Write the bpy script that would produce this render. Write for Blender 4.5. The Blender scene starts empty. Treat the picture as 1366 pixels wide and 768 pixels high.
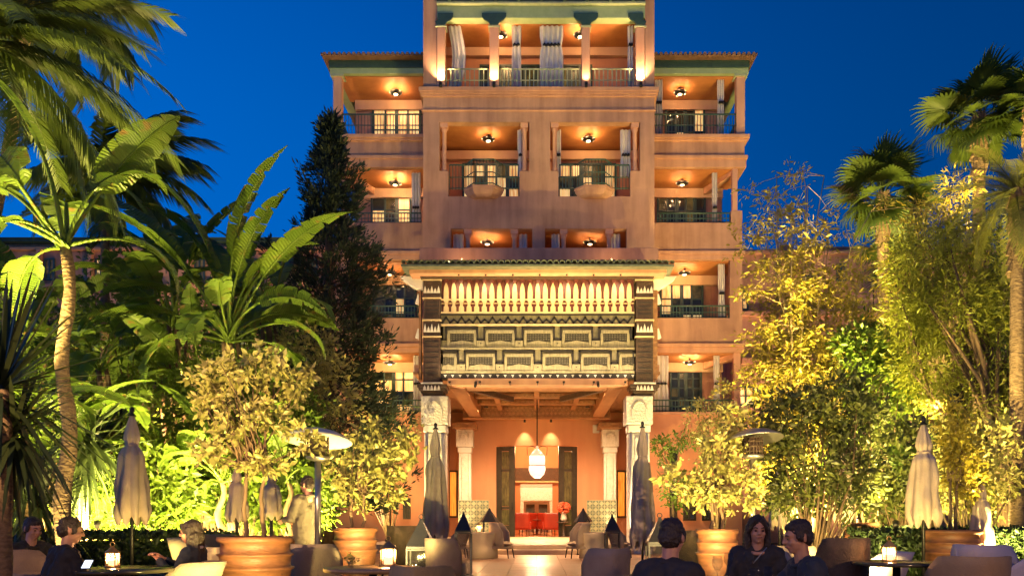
import bpy, bmesh, math, random
import numpy as np
from mathutils import Vector, Matrix, Euler
random.seed(7); rng = np.random.default_rng(7)
PI = math.pi
SC = bpy.context.scene
COL = SC.collection
F = 1138.0            # focal length in photo pixels (photo 1366 x 768)
EYE = 1.2             # camera height, metres
VX, VY = 716.0, 688.0 # vanishing point of the building's depth lines

# ---------------------------------------------------------------- camera
cam = bpy.data.cameras.new('camera'); camo = bpy.data.objects.new('camera', cam); COL.objects.link(camo)
camo.location = (0, 0, EYE); camo.rotation_euler = (PI/2, 0, 0)
cam.sensor_width = 36; cam.lens = 36*F/1366
cam.shift_x = (683-VX)/1366; cam.shift_y = (VY-384)/1366
cam.clip_start = 0.1; cam.clip_end = 2000
SC.camera = camo
# ---------------------------------------------------------------- dusk sky
w = bpy.data.worlds.new('World'); SC.world = w; w.use_nodes = True
nt = w.node_tree; nt.nodes.clear()
out = nt.nodes.new('ShaderNodeOutputWorld'); bg = nt.nodes.new('ShaderNodeBackground')
N_ = nt.nodes.new; L_ = nt.links.new
# blue hour: the sun is well below the horizon, so the dome is a smooth deep-blue gradient, a little lighter low down and to the left (west)
tc_ = N_('ShaderNodeTexCoord'); sp_ = N_('ShaderNodeSeparateXYZ'); L_(tc_.outputs['Generated'], sp_.inputs[0])
rp_ = N_('ShaderNodeValToRGB'); cr = rp_.color_ramp; cr.interpolation = 'EASE'
cr.elements[0].position = 0.0; cr.elements[0].color = (0.02, 0.20, 0.60, 1)
cr.elements[1].position = 0.75; cr.elements[1].color = (0.0, 0.038, 0.22, 1)
e_ = cr.elements.new(0.30); e_.color = (0.0, 0.086, 0.38, 1)
L_(sp_.outputs['Z'], rp_.inputs['Fac'])
az_ = N_('ShaderNodeMapRange'); az_.interpolation_type = 'SMOOTHSTEP'; az_.inputs['From Min'].default_value = -0.65; az_.inputs['From Max'].default_value = 0.65
az_.inputs['To Min'].default_value = 1.62; az_.inputs['To Max'].default_value = 0.55; L_(sp_.outputs['X'], az_.inputs['Value'])
L_(rp_.outputs[0], bg.inputs[0]); L_(az_.outputs[0], bg.inputs[1]); L_(bg.outputs[0], out.inputs[0])
sun = bpy.data.lights.new('twilight', 'SUN'); sun.energy = 0.02; sun.angle = math.radians(20); sun.color = (0.5, 0.65, 1)
suno = bpy.data.objects.new('twilight', sun); COL.objects.link(suno)
suno.rotation_euler = (math.radians(80), 0, math.radians(-70))
SC.view_settings.view_transform = 'Standard'; SC.view_settings.look = 'None'
SC.view_settings.exposure = 0; SC.view_settings.gamma = 1
SC.cycles.max_bounces = 6; SC.cycles.diffuse_bounces = 3; SC.cycles.glossy_bounces = 2; SC.cycles.transmission_bounces = 4
SC.cycles.sample_clamp_indirect = 3.0
SC.cycles.caustics_reflective = False; SC.cycles.caustics_refractive = False

# ---------------------------------------------------------------- helpers
def X(px, D): return (px-VX)*D/F
def Z(py, D): return EYE+(VY-py)*D/F

def tag(o, label=None, cat=None, group=None, kind=None):
    if label: o['label'] = label
    if cat: o['category'] = cat
    if group: o['group'] = group
    if kind: o['kind'] = kind
    return o
def thing(name, loc=(0, 0, 0), rz=0, label=None, cat=None, group=None):
    o = bpy.data.objects.new(name, None); COL.objects.link(o)
    o.location = loc; o.rotation_euler = (0, 0, rz); o.empty_display_size = 0.2
    return tag(o, label, cat, group)
def copy_tree(o, parent=None):
    c = o.copy(); COL.objects.link(c)
    if parent is not None: c.parent = parent
    for ch in list(KIDS.get(o.name, [])):
        k = copy_tree(ch, c); KIDS.setdefault(c.name, []).append(k)
    return c
KIDS = {}
def org(parent):
    v = Vector((0, 0, 0)); p = parent
    while p is not None: v += p.location; p = p.parent
    return v

class MB:
    """collects shapes; build() links them as one mesh object"""
    def __init__(s): s.v = []; s.f = []; s.sm = []
    def add(s, vs, fs, smooth=False):
        n = len(s.v); s.v.extend([tuple(v) for v in vs]); s.f.extend([tuple(i+n for i in f) for f in fs]); s.sm.extend([smooth]*len(fs)); return s
    def box(s, x0, x1, y0, y1, z0, z1):
        if x0 > x1: x0, x1 = x1, x0
        if y0 > y1: y0, y1 = y1, y0
        if z0 > z1: z0, z1 = z1, z0
        v = [(x0,y0,z0),(x1,y0,z0),(x1,y1,z0),(x0,y1,z0),(x0,y0,z1),(x1,y0,z1),(x1,y1,z1),(x0,y1,z1)]
        return s.add(v, [(0,3,2,1),(4,5,6,7),(0,1,5,4),(1,2,6,5),(2,3,7,6),(3,0,4,7)])
    def cbox(s, c, size, rot=None):
        a, b, d = [k/2 for k in size]
        v = [Vector(p) for p in [(-a,-b,-d),(a,-b,-d),(a,b,-d),(-a,b,-d),(-a,-b,d),(a,-b,d),(a,b,d),(-a,b,d)]]
        if rot is not None:
            R = Euler(rot).to_matrix(); v = [R @ p for p in v]
        return s.add([p+Vector(c) for p in v], [(0,3,2,1),(4,5,6,7),(0,1,5,4),(1,2,6,5),(2,3,7,6),(3,0,4,7)])
    def tube(s, pts, rad, seg=8, caps=True, smooth=True):
        pts = [Vector(p) for p in pts]; n = len(pts)
        if not hasattr(rad, '__len__'): rad = [rad]*n
        vs = []; fs = []; up = None
        for i, p in enumerate(pts):
            d = (pts[min(i+1, n-1)]-pts[max(i-1, 0)])
            d = d.normalized() if d.length > 1e-9 else Vector((0, 0, 1))
            if up is None:
                a = Vector((0, 0, 1)) if abs(d.z) < 0.9 else Vector((1, 0, 0)); up = d.cross(a).normalized()
            else:
                up = (up-d*up.dot(d)); up = up.normalized() if up.length > 1e-6 else d.orthogonal().normalized()
            b = d.cross(up)
            for k in range(seg):
                t = 2*PI*k/seg; vs.append(p+(up*math.cos(t)+b*math.sin(t))*rad[i])
        for i in range(n-1):
            for k in range(seg):
                k2 = (k+1) % seg; fs.append((i*seg+k, i*seg+k2, (i+1)*seg+k2, (i+1)*seg+k))
        s.add(vs, fs, smooth)
        if caps:
            b0 = len(s.v)-len(vs)
            s.f.append(tuple(b0+k for k in range(seg-1, -1, -1))); s.f.append(tuple(b0+(n-1)*seg+k for k in range(seg))); s.sm += [False, False]
        return s
    def lathe(s, prof, c=(0, 0, 0), seg=20, smooth=True, a0=0.0):
        vs = []; fs = []; n = len(prof)
        for r, z in prof:
            for k in range(seg):
                t = a0+2*PI*k/seg; vs.append((c[0]+r*math.cos(t), c[1]+r*math.sin(t), c[2]+z))
        for i in range(n-1):
            for k in range(seg):
                k2 = (k+1) % seg; fs.append((i*seg+k, i*seg+k2, (i+1)*seg+k2, (i+1)*seg+k))
        s.add(vs, fs, smooth)
        b0 = len(s.v)-len(vs)
        if prof[0][0] > 1e-4: s.f.append(tuple(b0+k for k in range(seg-1, -1, -1))); s.sm.append(False)
        if prof[-1][0] > 1e-4: s.f.append(tuple(b0+(n-1)*seg+k for k in range(seg))); s.sm.append(False)
        return s
    def prism_xz(s, poly, y0, y1):
        """polygon in x,z (any winding) extruded from y0 (front) to y1"""
        n = len(poly)
        vs = [(p[0], y0, p[1]) for p in poly]+[(p[0], y1, p[1]) for p in poly]
        fs = [tuple(range(n)), tuple(range(2*n-1, n-1, -1))]
        for i in range(n):
            j = (i+1) % n; fs.append((i, i+n, j+n, j))
        return s.add(vs, fs)
    def strip(s, path, wd, y0, y1):
        """polyline in x,z given a width, extruded in y"""
        for a, b in zip(path[:-1], path[1:]):
            dx, dz = b[0]-a[0], b[1]-a[1]; L = math.hypot(dx, dz) or 1
            nx, nz = -dz/L*wd/2, dx/L*wd/2; ex, ez = dx/L*wd/2*0.98, dz/L*wd/2*0.98
            s.prism_xz([(a[0]-ex+nx, a[1]-ez+nz), (a[0]-ex-nx, a[1]-ez-nz), (b[0]+ex-nx, b[1]+ez-nz), (b[0]+ex+nx, b[1]+ez+nz)], y0, y1)
        return s
    def mesh(s, name, mat, off=None):
        me = bpy.data.meshes.new(name)
        vs = s.v if off is None else [(v[0]-off[0], v[1]-off[1], v[2]-off[2]) for v in s.v]
        me.from_pydata(vs, [], s.f); me.update()
        if any(s.sm): me.polygons.foreach_set('use_smooth', s.sm)
        if mat is not None: me.materials.append(mat)
        return me
    def build(s, name, mat, parent=None, world=True, bevel=0, fix=True):
        """world=True: the coordinates are world ones, made local to the parent"""
        off = org(parent) if (world and parent is not None) else None
        me = s.mesh(name, mat, off)
        if fix and len(s.f) < 60000:
            bm = bmesh.new(); bm.from_mesh(me); bmesh.ops.recalc_face_normals(bm, faces=bm.faces); bm.to_mesh(me); bm.free()
        o = bpy.data.objects.new(name, me); COL.objects.link(o)
        if parent is not None: o.parent = parent; KIDS.setdefault(parent.name, []).append(o)
        if bevel:
            m = o.modifiers.new('bevel', 'BEVEL'); m.width = bevel; m.segments = 2; m.limit_method = 'ANGLE'; m.angle_limit = math.radians(40)
        return o
def inst(name, me, parent, loc=(0, 0, 0), rot=(0, 0, 0), sc=1.0):
    o = bpy.data.objects.new(name, me); COL.objects.link(o)
    o.location = loc; o.rotation_euler = rot
    o.scale = (sc, sc, sc) if not hasattr(sc, '__len__') else sc
    if parent is not None: o.parent = parent; KIDS.setdefault(parent.name, []).append(o)
    return o

# ---------------------------------------------------------------- materials
def lin(r, g, b): return tuple((c/255)**2.2 for c in (r, g, b))+(1,)
def new_mat(name):
    m = bpy.data.materials.new(name); m.use_nodes = True; nt = m.node_tree
    return m, nt, nt.nodes['Principled BSDF'], nt.nodes['Material Output']
def mat(name, c1, c2=None, rough=0.7, scale=4, metal=0, bump=0.15, bscale=40, detail=6, coat=0, stretch=(1, 1, 1), voro=False, c3=None):
    """two-tone mottled surface with fine relief"""
    m, nt, p, o = new_mat(name)
    L = nt.links.new; N = nt.nodes.new
    tc = N('ShaderNodeTexCoord'); mp = N('ShaderNodeMapping'); mp.inputs['Scale'].default_value = stretch
    L(tc.outputs['Object'], mp.inputs['Vector'])
    n1 = N('ShaderNodeTexNoise'); n1.inputs['Scale'].default_value = scale; n1.inputs['Detail'].default_value = detail; n1.inputs['Roughness'].default_value = 0.6
    L(mp.outputs[0], n1.inputs['Vector'])
    if c2 is None: c2 = tuple(c*0.78 for c in c1[:3])+(1,)
    r = N('ShaderNodeValToRGB'); r.color_ramp.elements[0].position = 0.32; r.color_ramp.elements[1].position = 0.68
    r.color_ramp.elements[0].color = c2; r.color_ramp.elements[1].color = c1
    if c3 is not None:
        e = r.color_ramp.elements.new(0.5); e.color = c3
    L(n1.outputs['Fac'], r.inputs['Fac']); L(r.outputs[0], p.inputs['Base Color'])
    p.inputs['Roughness'].default_value = rough; p.inputs['Metallic'].default_value = metal
    if coat: p.inputs['Coat Weight'].default_value = coat
    if bump:
        n2 = N('ShaderNodeTexVoronoi' if voro else 'ShaderNodeTexNoise'); n2.inputs['Scale'].default_value = bscale
        L(mp.outputs[0], n2.inputs['Vector'])
        b = N('ShaderNodeBump'); b.inputs['Strength'].default_value = bump; b.inputs['Distance'].default_value = 0.02
        L(n2.outputs['Distance' if voro else 'Fac'], b.inputs['Height']); L(b.outputs[0], p.inputs['Normal'])
    return m
def stain_mat(name, base, dark, rough=0.85):
    """stucco with blotches and vertical weather streaks"""
    m, nt, p, o = new_mat(name); L = nt.links.new; N = nt.nodes.new
    tc = N('ShaderNodeTexCoord')
    a = N('ShaderNodeTexNoise'); a.inputs['Scale'].default_value = 0.7; a.inputs['Detail'].default_value = 8; a.inputs['Roughness'].default_value = 0.65
    L(tc.outputs['Object'], a.inputs['Vector'])
    mp = N('ShaderNodeMapping'); mp.inputs['Scale'].default_value = (3.0, 3.0, 0.35); L(tc.outputs['Object'], mp.inputs['Vector'])
    b = N('ShaderNodeTexNoise'); b.inputs['Scale'].default_value = 1.2; b.inputs['Detail'].default_value = 6; L(mp.outputs[0], b.inputs['Vector'])
    ad = N('ShaderNodeMath'); ad.operation = 'ADD'; L(a.outputs['Fac'], ad.inputs[0]); L(b.outputs['Fac'], ad.inputs[1])
    mr = N('ShaderNodeMapRange'); mr.inputs['From Min'].default_value = 0.75; mr.inputs['From Max'].default_value = 1.2; L(ad.outputs[0], mr.inputs['Value'])
    mx = N('ShaderNodeMix'); mx.data_type = 'RGBA'; mx.inputs[6].default_value = dark; mx.inputs[7].default_value = base
    L(mr.outputs[0], mx.inputs[0]); L(mx.outputs[2], p.inputs['Base Color'])
    p.inputs['Roughness'].default_value = rough
    n2 = N('ShaderNodeTexNoise'); n2.inputs['Scale'].default_value = 18; n2.inputs['Detail'].default_value = 8; L(tc.outputs['Object'], n2.inputs['Vector'])
    bp = N('ShaderNodeBump'); bp.inputs['Strength'].default_value = 0.35; bp.inputs['Distance'].default_value = 0.02
    L(n2.outputs['Fac'], bp.inputs['Height']); L(bp.outputs[0], p.inputs['Normal'])
    return m
def leaf_mat(name, c1, c2, trans=0.35, rough=0.45, c3=None, spec=0.4):
    m, nt, p, o = new_mat(name); L = nt.links.new; N = nt.nodes.new
    g = N('ShaderNodeNewGeometry'); r = N('ShaderNodeValToRGB')
    r.color_ramp.elements[0].color = c1; r.color_ramp.elements[1].color = c2
    if c3 is not None:
        e = r.color_ramp.elements.new(0.85); e.color = c2; r.color_ramp.elements[2].color = c3
    tc = N('ShaderNodeTexCoord'); n1 = N('ShaderNodeTexNoise'); n1.inputs['Scale'].default_value = 3; L(tc.outputs['Object'], n1.inputs['Vector'])
    mx = N('ShaderNodeMix'); mx.inputs[0].default_value = 0.4; L(g.outputs['Random Per Island'], mx.inputs[2]); L(n1.outputs['Fac'], mx.inputs[3])
    L(mx.outputs[0], r.inputs['Fac']); L(r.outputs[0], p.inputs['Base Color'])
    p.inputs['Roughness'].default_value = rough; p.inputs['Specular IOR Level'].default_value = spec
    t = N('ShaderNodeBsdfTranslucent'); L(r.outputs[0], t.inputs['Color'])
    ms = N('ShaderNodeMixShader'); ms.inputs[0].default_value = trans
    L(p.outputs[0], ms.inputs[1]); L(t.outputs[0], ms.inputs[2]); L(ms.outputs[0], o.inputs['Surface'])
    return m
def emit_mat(name, c, strength, c2=None, scale=3, stretch=(1, 1, 1), gloss=True):
    """a lit surface (lamp, lit window with curtain folds)"""
    m, nt, p, o = new_mat(name); L = nt.links.new; N = nt.nodes.new
    p.inputs['Roughness'].default_value = 0.25; p.inputs['Base Color'].default_value = c
    if c2 is not None:
        tc = N('ShaderNodeTexCoord'); mp = N('ShaderNodeMapping'); mp.inputs['Scale'].default_value = stretch; L(tc.outputs['Object'], mp.inputs['Vector'])
        n1 = N('ShaderNodeTexNoise'); n1.inputs['Scale'].default_value = scale; n1.inputs['Detail'].default_value = 3; L(mp.outputs[0], n1.inputs['Vector'])
        r = N('ShaderNodeValToRGB'); r.color_ramp.elements[0].position = 0.38; r.color_ramp.elements[1].position = 0.6
        r.color_ramp.elements[0].color = c2; r.color_ramp.elements[1].color = c; L(n1.outputs['Fac'], r.inputs['Fac']); L(r.outputs[0], p.inputs['Emission Color'])
    else: p.inputs['Emission Color'].default_value = c
    p.inputs['Emission Strength'].default_value = strength
    return m
M = {}
M['stucco'] = stain_mat('terracotta_stucco', (0.52, 0.29, 0.185, 1), (0.34, 0.175, 0.11, 1))
M['stucco_light'] = stain_mat('moulding_plaster', (0.62, 0.33, 0.19, 1), (0.46, 0.23, 0.135, 1))
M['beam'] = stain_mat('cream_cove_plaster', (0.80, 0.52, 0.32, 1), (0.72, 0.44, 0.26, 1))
M['door'] = mat('near_black_door_wood', (.04, .035, .025, 1), (.022, .02, .015, 1), .35, 6)
M['porch_wall'] = stain_mat('salmon_plaster', (0.66, 0.32, 0.165, 1), (0.60, 0.275, 0.14, 1))
M['ceil'] = mat('loggia_ceiling', (0.50, 0.20, 0.065, 1), (0.38, 0.14, 0.045, 1), 0.6, 2)
M['green'] = mat('dark_green_paint', (0.04, 0.082, 0.062, 1), (0.026, 0.058, 0.046, 1), 0.4, 6)
M['lime'] = mat('pale_green_paint', (0.36, 0.44, 0.23, 1), (0.28, 0.36, 0.18, 1), 0.5, 3)
M['rail'] = mat('green_railing', (0.05, 0.11, 0.08, 1), (0.035, 0.08, 0.06, 1), 0.4, 8)
M['rail_pale'] = mat('pale_railing', (0.42, 0.45, 0.28, 1), (0.3, 0.36, 0.22, 1), 0.45, 8)
M['col'] = stain_mat('loggia_column', (0.68, 0.36, 0.22, 1), (0.56, 0.28, 0.17, 1))
M['curtain'] = mat('white_linen', (0.72, 0.66, 0.62, 1), (0.6, 0.54, 0.5, 1), 0.85, 3, bump=0.2, bscale=60)
M['black'] = mat('black_iron', (0.016, 0.015, 0.016, 1), (0.03, 0.026, 0.022, 1), 0.42, 9, metal=0.5)
M['rooftile'] = mat('brown_roof_tile', (0.20, 0.105, 0.07, 1), (0.11, 0.06, 0.045, 1), 0.7, 5)
M['greentile'] = mat('green_glazed_tile', (0.20, 0.22, 0.15, 1), (0.07, 0.09, 0.06, 1), 0.3, 6, bump=0.1)
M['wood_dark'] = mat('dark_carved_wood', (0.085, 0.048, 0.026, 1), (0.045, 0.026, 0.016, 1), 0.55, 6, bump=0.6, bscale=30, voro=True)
M['wood_olive'] = mat('gilded_cedar', (0.36, 0.31, 0.175, 1), (0.20, 0.17, 0.095, 1), 0.5, 5, bump=0.25, stretch=(4, 1, 1))
M['wood_pale'] = mat('painted_cedar', (0.72, 0.56, 0.30, 1), (0.58, 0.42, 0.21, 1), 0.5, 5, bump=0.2)
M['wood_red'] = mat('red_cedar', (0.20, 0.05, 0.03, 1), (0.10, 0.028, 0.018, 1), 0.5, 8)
M['wood_mid'] = mat('carved_ceiling_cedar', (0.33, 0.165, 0.065, 1), (0.20, 0.095, 0.04, 1), 0.5, 7, bump=1.0, bscale=9, voro=True)
M['wood_beam'] = mat('smooth_cedar', (0.40, 0.20, 0.085, 1), (0.28, 0.13, 0.055, 1), 0.5, 4, bump=0.1, stretch=(1, 0.2, 1))
M['panel_dark'] = mat('dark_recess_wood', (0.06, 0.05, 0.032, 1), (0.035, 0.03, 0.02, 1), 0.6, 8, bump=0.7, bscale=26, voro=True)
M['ink'] = mat('inlay_and_line_shade', (0.02, 0.016, 0.012, 1), (0.03, 0.024, 0.017, 1), 0.5, 8, bump=0)
M['plaster_white'] = mat('carved_white_plaster', (0.80, 0.74, 0.62, 1), (0.66, 0.60, 0.48, 1), 0.7, 6, bump=0.9, bscale=16, voro=True)
M['plaster_plain'] = mat('white_plaster', (0.80, 0.74, 0.64, 1), (0.70, 0.64, 0.54, 1), 0.7, 4, bump=0.15)
M['stone'] = mat('pale_step_stone', (0.58, 0.44, 0.28, 1), (0.46, 0.33, 0.20, 1), 0.5, 3)
M['paver'] = mat('terracotta_paver', (0.45, 0.24, 0.12, 1), (0.32, 0.155, 0.075, 1), 0.32, 1.6, bump=0.2, bscale=9)
M['joint'] = mat('paving_mortar', (0.18, 0.12, 0.08, 1), (0.13, 0.085, 0.055, 1), 0.9, 5)
M['soil'] = mat('garden_soil', (0.05, 0.035, 0.02, 1), (0.03, 0.022, 0.012, 1), 0.95, 3, bump=0.6, bscale=12)
M['lit'] = emit_mat('lit_curtained_pane', lin(255, 222, 150), .82, lin(190, 120, 55), 3, (6, 6, 0.6))
M['dim'] = emit_mat('dim_window_pane', lin(30, 34, 22), 0.5, lin(120, 96, 50), 2.2)
M['darkpane'] = mat('dark_pane', (0.02, 0.03, 0.03, 1), (0.03, 0.04, 0.035, 1), 0.08, 3, bump=0)
M['lit_gold'] = emit_mat('gold_curtained_pane', lin(255, 170, 60), .9, lin(190, 90, 20), 5, (8, 8, .4))
M['door_glass'] = mat('dark_door_glass', (.13, .12, .05, 1), (.03, .03, .018, 1), .15, 5, bump=.2, stretch=(2, 2, .6))
M['bulb'] = emit_mat('warm_bulb', (1, 0.72, 0.38, 1), 9)
M['glass_lamp'] = emit_mat('frosted_lamp_glass', (1, 0.74, 0.60, 1), 1.25)

WARM = (1.0, 0.55, 0.22); WARMER = (1.0, 0.45, 0.14); CREAM = (1.0, 0.68, 0.36); GARDEN = (1.0, 0.74, 0.22)
def light(kind, loc, W, color=WARM, target=None, angle=60, blend=0.6, r=0.06, parent=None, size=None):
    l = bpy.data.lights.new('lamp_light', kind); l.energy = W; l.color = color
    if kind != 'AREA': l.shadow_soft_size = r
    if kind == 'SPOT': l.spot_size = math.radians(angle); l.spot_blend = blend
    if kind == 'AREA': l.size = size[0]; l.shape = 'RECTANGLE'; l.size_y = size[1]
    o = bpy.data.objects.new('lamp_light', l); COL.objects.link(o); o.location = loc
    if target is not None:
        d = Vector(target)-Vector(loc); o.rotation_euler = d.to_track_quat('-Z', 'Y').to_euler()
    if parent is not None:
        o.parent = parent; o.location = Vector(loc)-org(parent)
    return o
# ================================================================ GROUND
g = MB().box(-150, 150, -20, 400, -1.0, -0.02).build('ground', M['soil']); tag(g, 'dark garden soil under the planting', 'ground', kind='structure')
t = MB().box(-16, 16, -6, 27.0, -0.5, 0.0).build('terrace', M['joint']); tag(t, 'terracotta terrace in front of the porch', 'terrace', kind='structure')
pv = MB().box(-0.295, 0.295, -0.295, 0.295, 0.0, 0.018)
pme = pv.mesh('paver', M['paver'])
for i in range(-5, 5):
    for j in range(24):
        o = inst('paver', pme, t, (0.3+i*0.6, 13.1+j*0.6-0.3, random.uniform(0, 0.004)), (random.uniform(-.002, .002), random.uniform(-.002, .002), 0))
# the rest of the terrace floor, slabs too foreshortened to pick apart
ms = MB()
for i in range(-26, 26):
    for j in range(45):
        y = 0.0+j*0.6
        if -5 <= i < 5 and y > 12.6: continue
        ms.box(0.3+i*0.6-.295, 0.3+i*0.6+.295, y-.095, y+.495, 0.0, 0.016)
o = ms.build('slab_field', M['paver'], t, fix=False); o['kind'] = 'stuff'

# ================================================================ HOTEL
HX = 0.085                                  # the building's axis
TD, WD, BD = 29.5, 31.0, 33.0               # tower front, wing front, back wall of the wing loggias
hotel = thing('hotel_building', (HX, TD, 0), 0, 'tall terracotta hotel building with loggias, balconies and green woodwork behind the porch', 'building')

def wall_cells(mb, x0, x1, z0, z1, holes, y0, y1):
    xs = sorted({x0, x1}|{min(max(h[i], x0), x1) for h in holes for i in (0, 1)})
    zs = sorted({z0, z1}|{min(max(h[i], z0), z1) for h in holes for i in (2, 3)})
    for a, b in zip(zs[:-1], zs[1:]):
        run = None
        for c, d in zip(xs[:-1], xs[1:]):
            mx, mz = (c+d)/2, (a+b)/2
            solid = not any(h[0] < mx < h[1] and h[2] < mz < h[3] for h in holes)
            if solid: run = (run[0], d) if run else (c, d)
            if (not solid or d == xs[-1]) and run:
                mb.box(run[0], run[1], y0, y1, a, b); run = None
    return mb
def window(parent, x0, x1, z0, z1, y, cols, rows, frame=None, panes='lit', depth=0.09, bar=0.035, tall=None):
    """a french window: frame mesh with a pane child for each light"""
    m = MB(); fr = 0.075
    m.box(x0, x0+fr, y-depth, y, z0, z1).box(x1-fr, x1, y-depth, y, z0, z1).box(x0+fr, x1-fr, y-depth, y, z1-fr, z1).box(x0+fr, x1-fr, y-depth, y, z0, z0+fr)
    cw = (x1-x0-2*fr)/cols; ch = (z1-z0-2*fr)/rows
    for i in range(1, cols):
        bw = bar*2 if i % 2 == 0 else bar
        m.box(x0+fr+i*cw-bw, x0+fr+i*cw+bw, y-depth+.012, y, z0+fr, z1-fr)
    for j in range(1, rows):
        m.box(x0+fr, x1-fr, y-depth+.022, y, z0+fr+j*ch-bar*.7, z0+fr+j*ch+bar*.7)
    f = m.build('window', frame or M['green'], parent)
    for i in range(cols):
        for j in range(rows):
            k = panes if isinstance(panes, str) else panes[(i+j*cols) % len(panes)]
            MB().box(x0+fr+i*cw+.004, x0+fr+(i+1)*cw-.004, y-.035, y-.015, z0+fr+j*ch+.004, z0+fr+(j+1)*ch-.004).build('pane', M[k], f)
    return f
def railing(parent, pts, z0, z1, m=None, sp=0.115, mid=True, r=0.011):
    b = MB()
    for (a, c) in zip(pts[:-1], pts[1:]):
        A, C = Vector((a[0], a[1], 0)), Vector((c[0], c[1], 0)); L = (C-A).length
        for zz, rr in ((z1, .028), (z0+.05, .02))+(((z0*.5+z1*.5, .018),) if mid else ()):
            b.tube([(a[0], a[1], zz), (c[0], c[1], zz)], rr, 6)
        n = max(1, int(L/sp))
        for i in range(n+1):
            p = A.lerp(C, i/n); b.box(p.x-r, p.x+r, p.y-r, p.y+r, z0, z1)
    return b.build('railing', m or M['rail'], parent)
def ceiling_lamp(x, y, z, label, W=26):
    """dark dish hung under a loggia ceiling; the bulb washes the ceiling"""
    t = thing('ceiling_lamp', (x, y, z), 0, label, 'ceiling lamp', 'round lamps under the loggia ceilings')
    MB().tube([(0, 0, 0), (0, 0, -.12)], .018, 8).build('stem', M['black'], t, world=False)
    MB().lathe([(.03, -.115), (.20, -.13), (.245, -.145), (.22, -.19), (.10, -.235), (.09, -.23), (.21, -.18), (.235, -.145), (.20, -.135), (.03, -.125)], seg=22).build('dish', M['black'], t, world=False)
    MB().lathe([(.0, -.255), (.055, -.25), (.08, -.23), (.06, -.21)], seg=14).build('bulb', M['bulb'], t, world=False)
    VARY = random.choice((1.3, 1.9, 2.4, 2.9))
    for k in range(5):                                             # five small bulbs round the dish rim
        q = PI/5+k*PI/2.5; light('POINT', (x+.27*math.cos(q), y+.27*math.sin(q), z-.17), W/5*VARY, WARM, r=.012, parent=t)
    return t
def curtain(x0, x1, y, z0, z1, label, folds=4, tie=None, blow=0):
    n = 10*folds; vs = []; rows = 14
    cx = (x0+x1)/2; wd = x1-x0
    m = MB()
    for side in (0, 1):
        for j in range(rows+1):
            t = j/rows; z = z0+(z1-z0)*t
            k = 1.0; sh = 0
            if tie is not None: k = 1-0.16*math.exp(-((t-tie)/.07)**2)
            if blow: sh = blow*math.sin(min(1, (1-t)/.9)*PI)**1.2; k *= 1+.5*abs(blow)*math.sin((1-t)*PI)
            for i in range(n+1):
                u = i/n
                vs.append((cx+(u-.5)*wd*k+sh, y+.055*math.sin(u*folds*2*PI+t*.8)*(1-.3*t)+(0.012 if side else 0), z))
    fs = []; R = n+1; off = (rows+1)*R
    for j in range(rows):
        for i in range(n):
            a = j*R+i; fs.append((a, a+1, a+R+1, a+R)); fs.append((off+a, off+a+R, off+a+R+1, off+a+1))
    for j in range(rows):
        for i in (0, n):
            a = j*R+i; fs.append((a, a+R, off+a+R, off+a))
    m.add(vs, fs, True)
    t_ = thing('curtain', (cx, y, z0), 0, label, 'curtain', 'white loggia curtains')
    m.build('drape', M['curtain'], t_, fix=False)
    if tie is not None:
        z = z0+(z1-z0)*tie
        kk = MB(); 
        kk.cbox((cx, y, z), (wd*.75, .15, .05))
        for q in range(max(2, folds)):
            xx = cx+(q+.5-max(2, folds)/2)*wd*.75/max(2, folds); kk.lathe([(0, -.06), (.035, -.05), (.02, 0), (.04, .03), (0, .05)], (xx, y-.09, z), 8)
        kk.build('tie', M['black'], t_)
    return t_
# ---- tower
sx = lambda px: X(px, TD); sz = lambda py: Z(py, TD)
TX0, TX1 = sx(564.5), sx(873)
holes = [(sx(586), sx(706), sz(228), sz(163)), (sx(598), sx(693), sz(262), sz(227)),
         (sx(734), sx(854), sz(228), sz(163)), (sx(745), sx(841), sz(262), sz(227)),
         (sx(601), sx(710), sz(352), sz(305)), (sx(727), sx(836), sz(352), sz(305))]
wall_cells(MB(), TX0, TX1, 6.1, sz(122), holes, TD, TD+.32).build('front_wall', M['stucco'], hotel)
b = MB()                                                    # tower body: sides, backs of the loggias, slabs
b.box(TX0, TX0+.3, TD+.32, 44, 6.1, sz(122)).box(TX1-.3, TX1, TD+.32, 44, 6.1, sz(122))
b.box(TX0+.3, TX1-.3, TD+2.4, TD+2.7, 6.1, sz(124))
b.box(sx(712), sx(728), TD+.32, TD+2.4, sz(300), sz(124))
b.box(sx(714), sx(724), TD+.32, TD+2.4, sz(360), sz(303))
b.build('loggia_wall', M['porch_wall'], hotel)
MB().box(TX0+.3, TX1-.3, TD+.32, TD+2.4, sz(303.5), sz(264)).build('loggia_ceiling', M['ceil'], hotel)
MB().box(TX0+.3, TX1-.3, TD+.32, TD+2.4, sz(161), sz(124)).build('loggia_ceiling', M['ceil'], hotel)
MB().box(TX0+.3, TX1-.3, TD+.32, TD+2.4, sz(372), sz(352.5)).build('loggia_floor', M['stucco'], hotel)
for (y0, y1, pr) in ((118, 124, .14), (124, 127, .10), (127, 130, .06), (146, 149, .05)):
    MB().box(TX0-pr, TX1+pr, TD-pr, TD+.02 if y0 != 118 else TD+2.5, sz(y1), sz(y0)-.001).build('cornice', M['stucco_light'], hotel, bevel=.015)
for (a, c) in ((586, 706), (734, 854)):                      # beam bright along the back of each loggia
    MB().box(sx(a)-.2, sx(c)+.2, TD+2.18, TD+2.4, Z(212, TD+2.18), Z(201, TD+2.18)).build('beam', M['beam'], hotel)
cp = MB().box(-.11, .11, -.11, .11, 0, .001)
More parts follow.
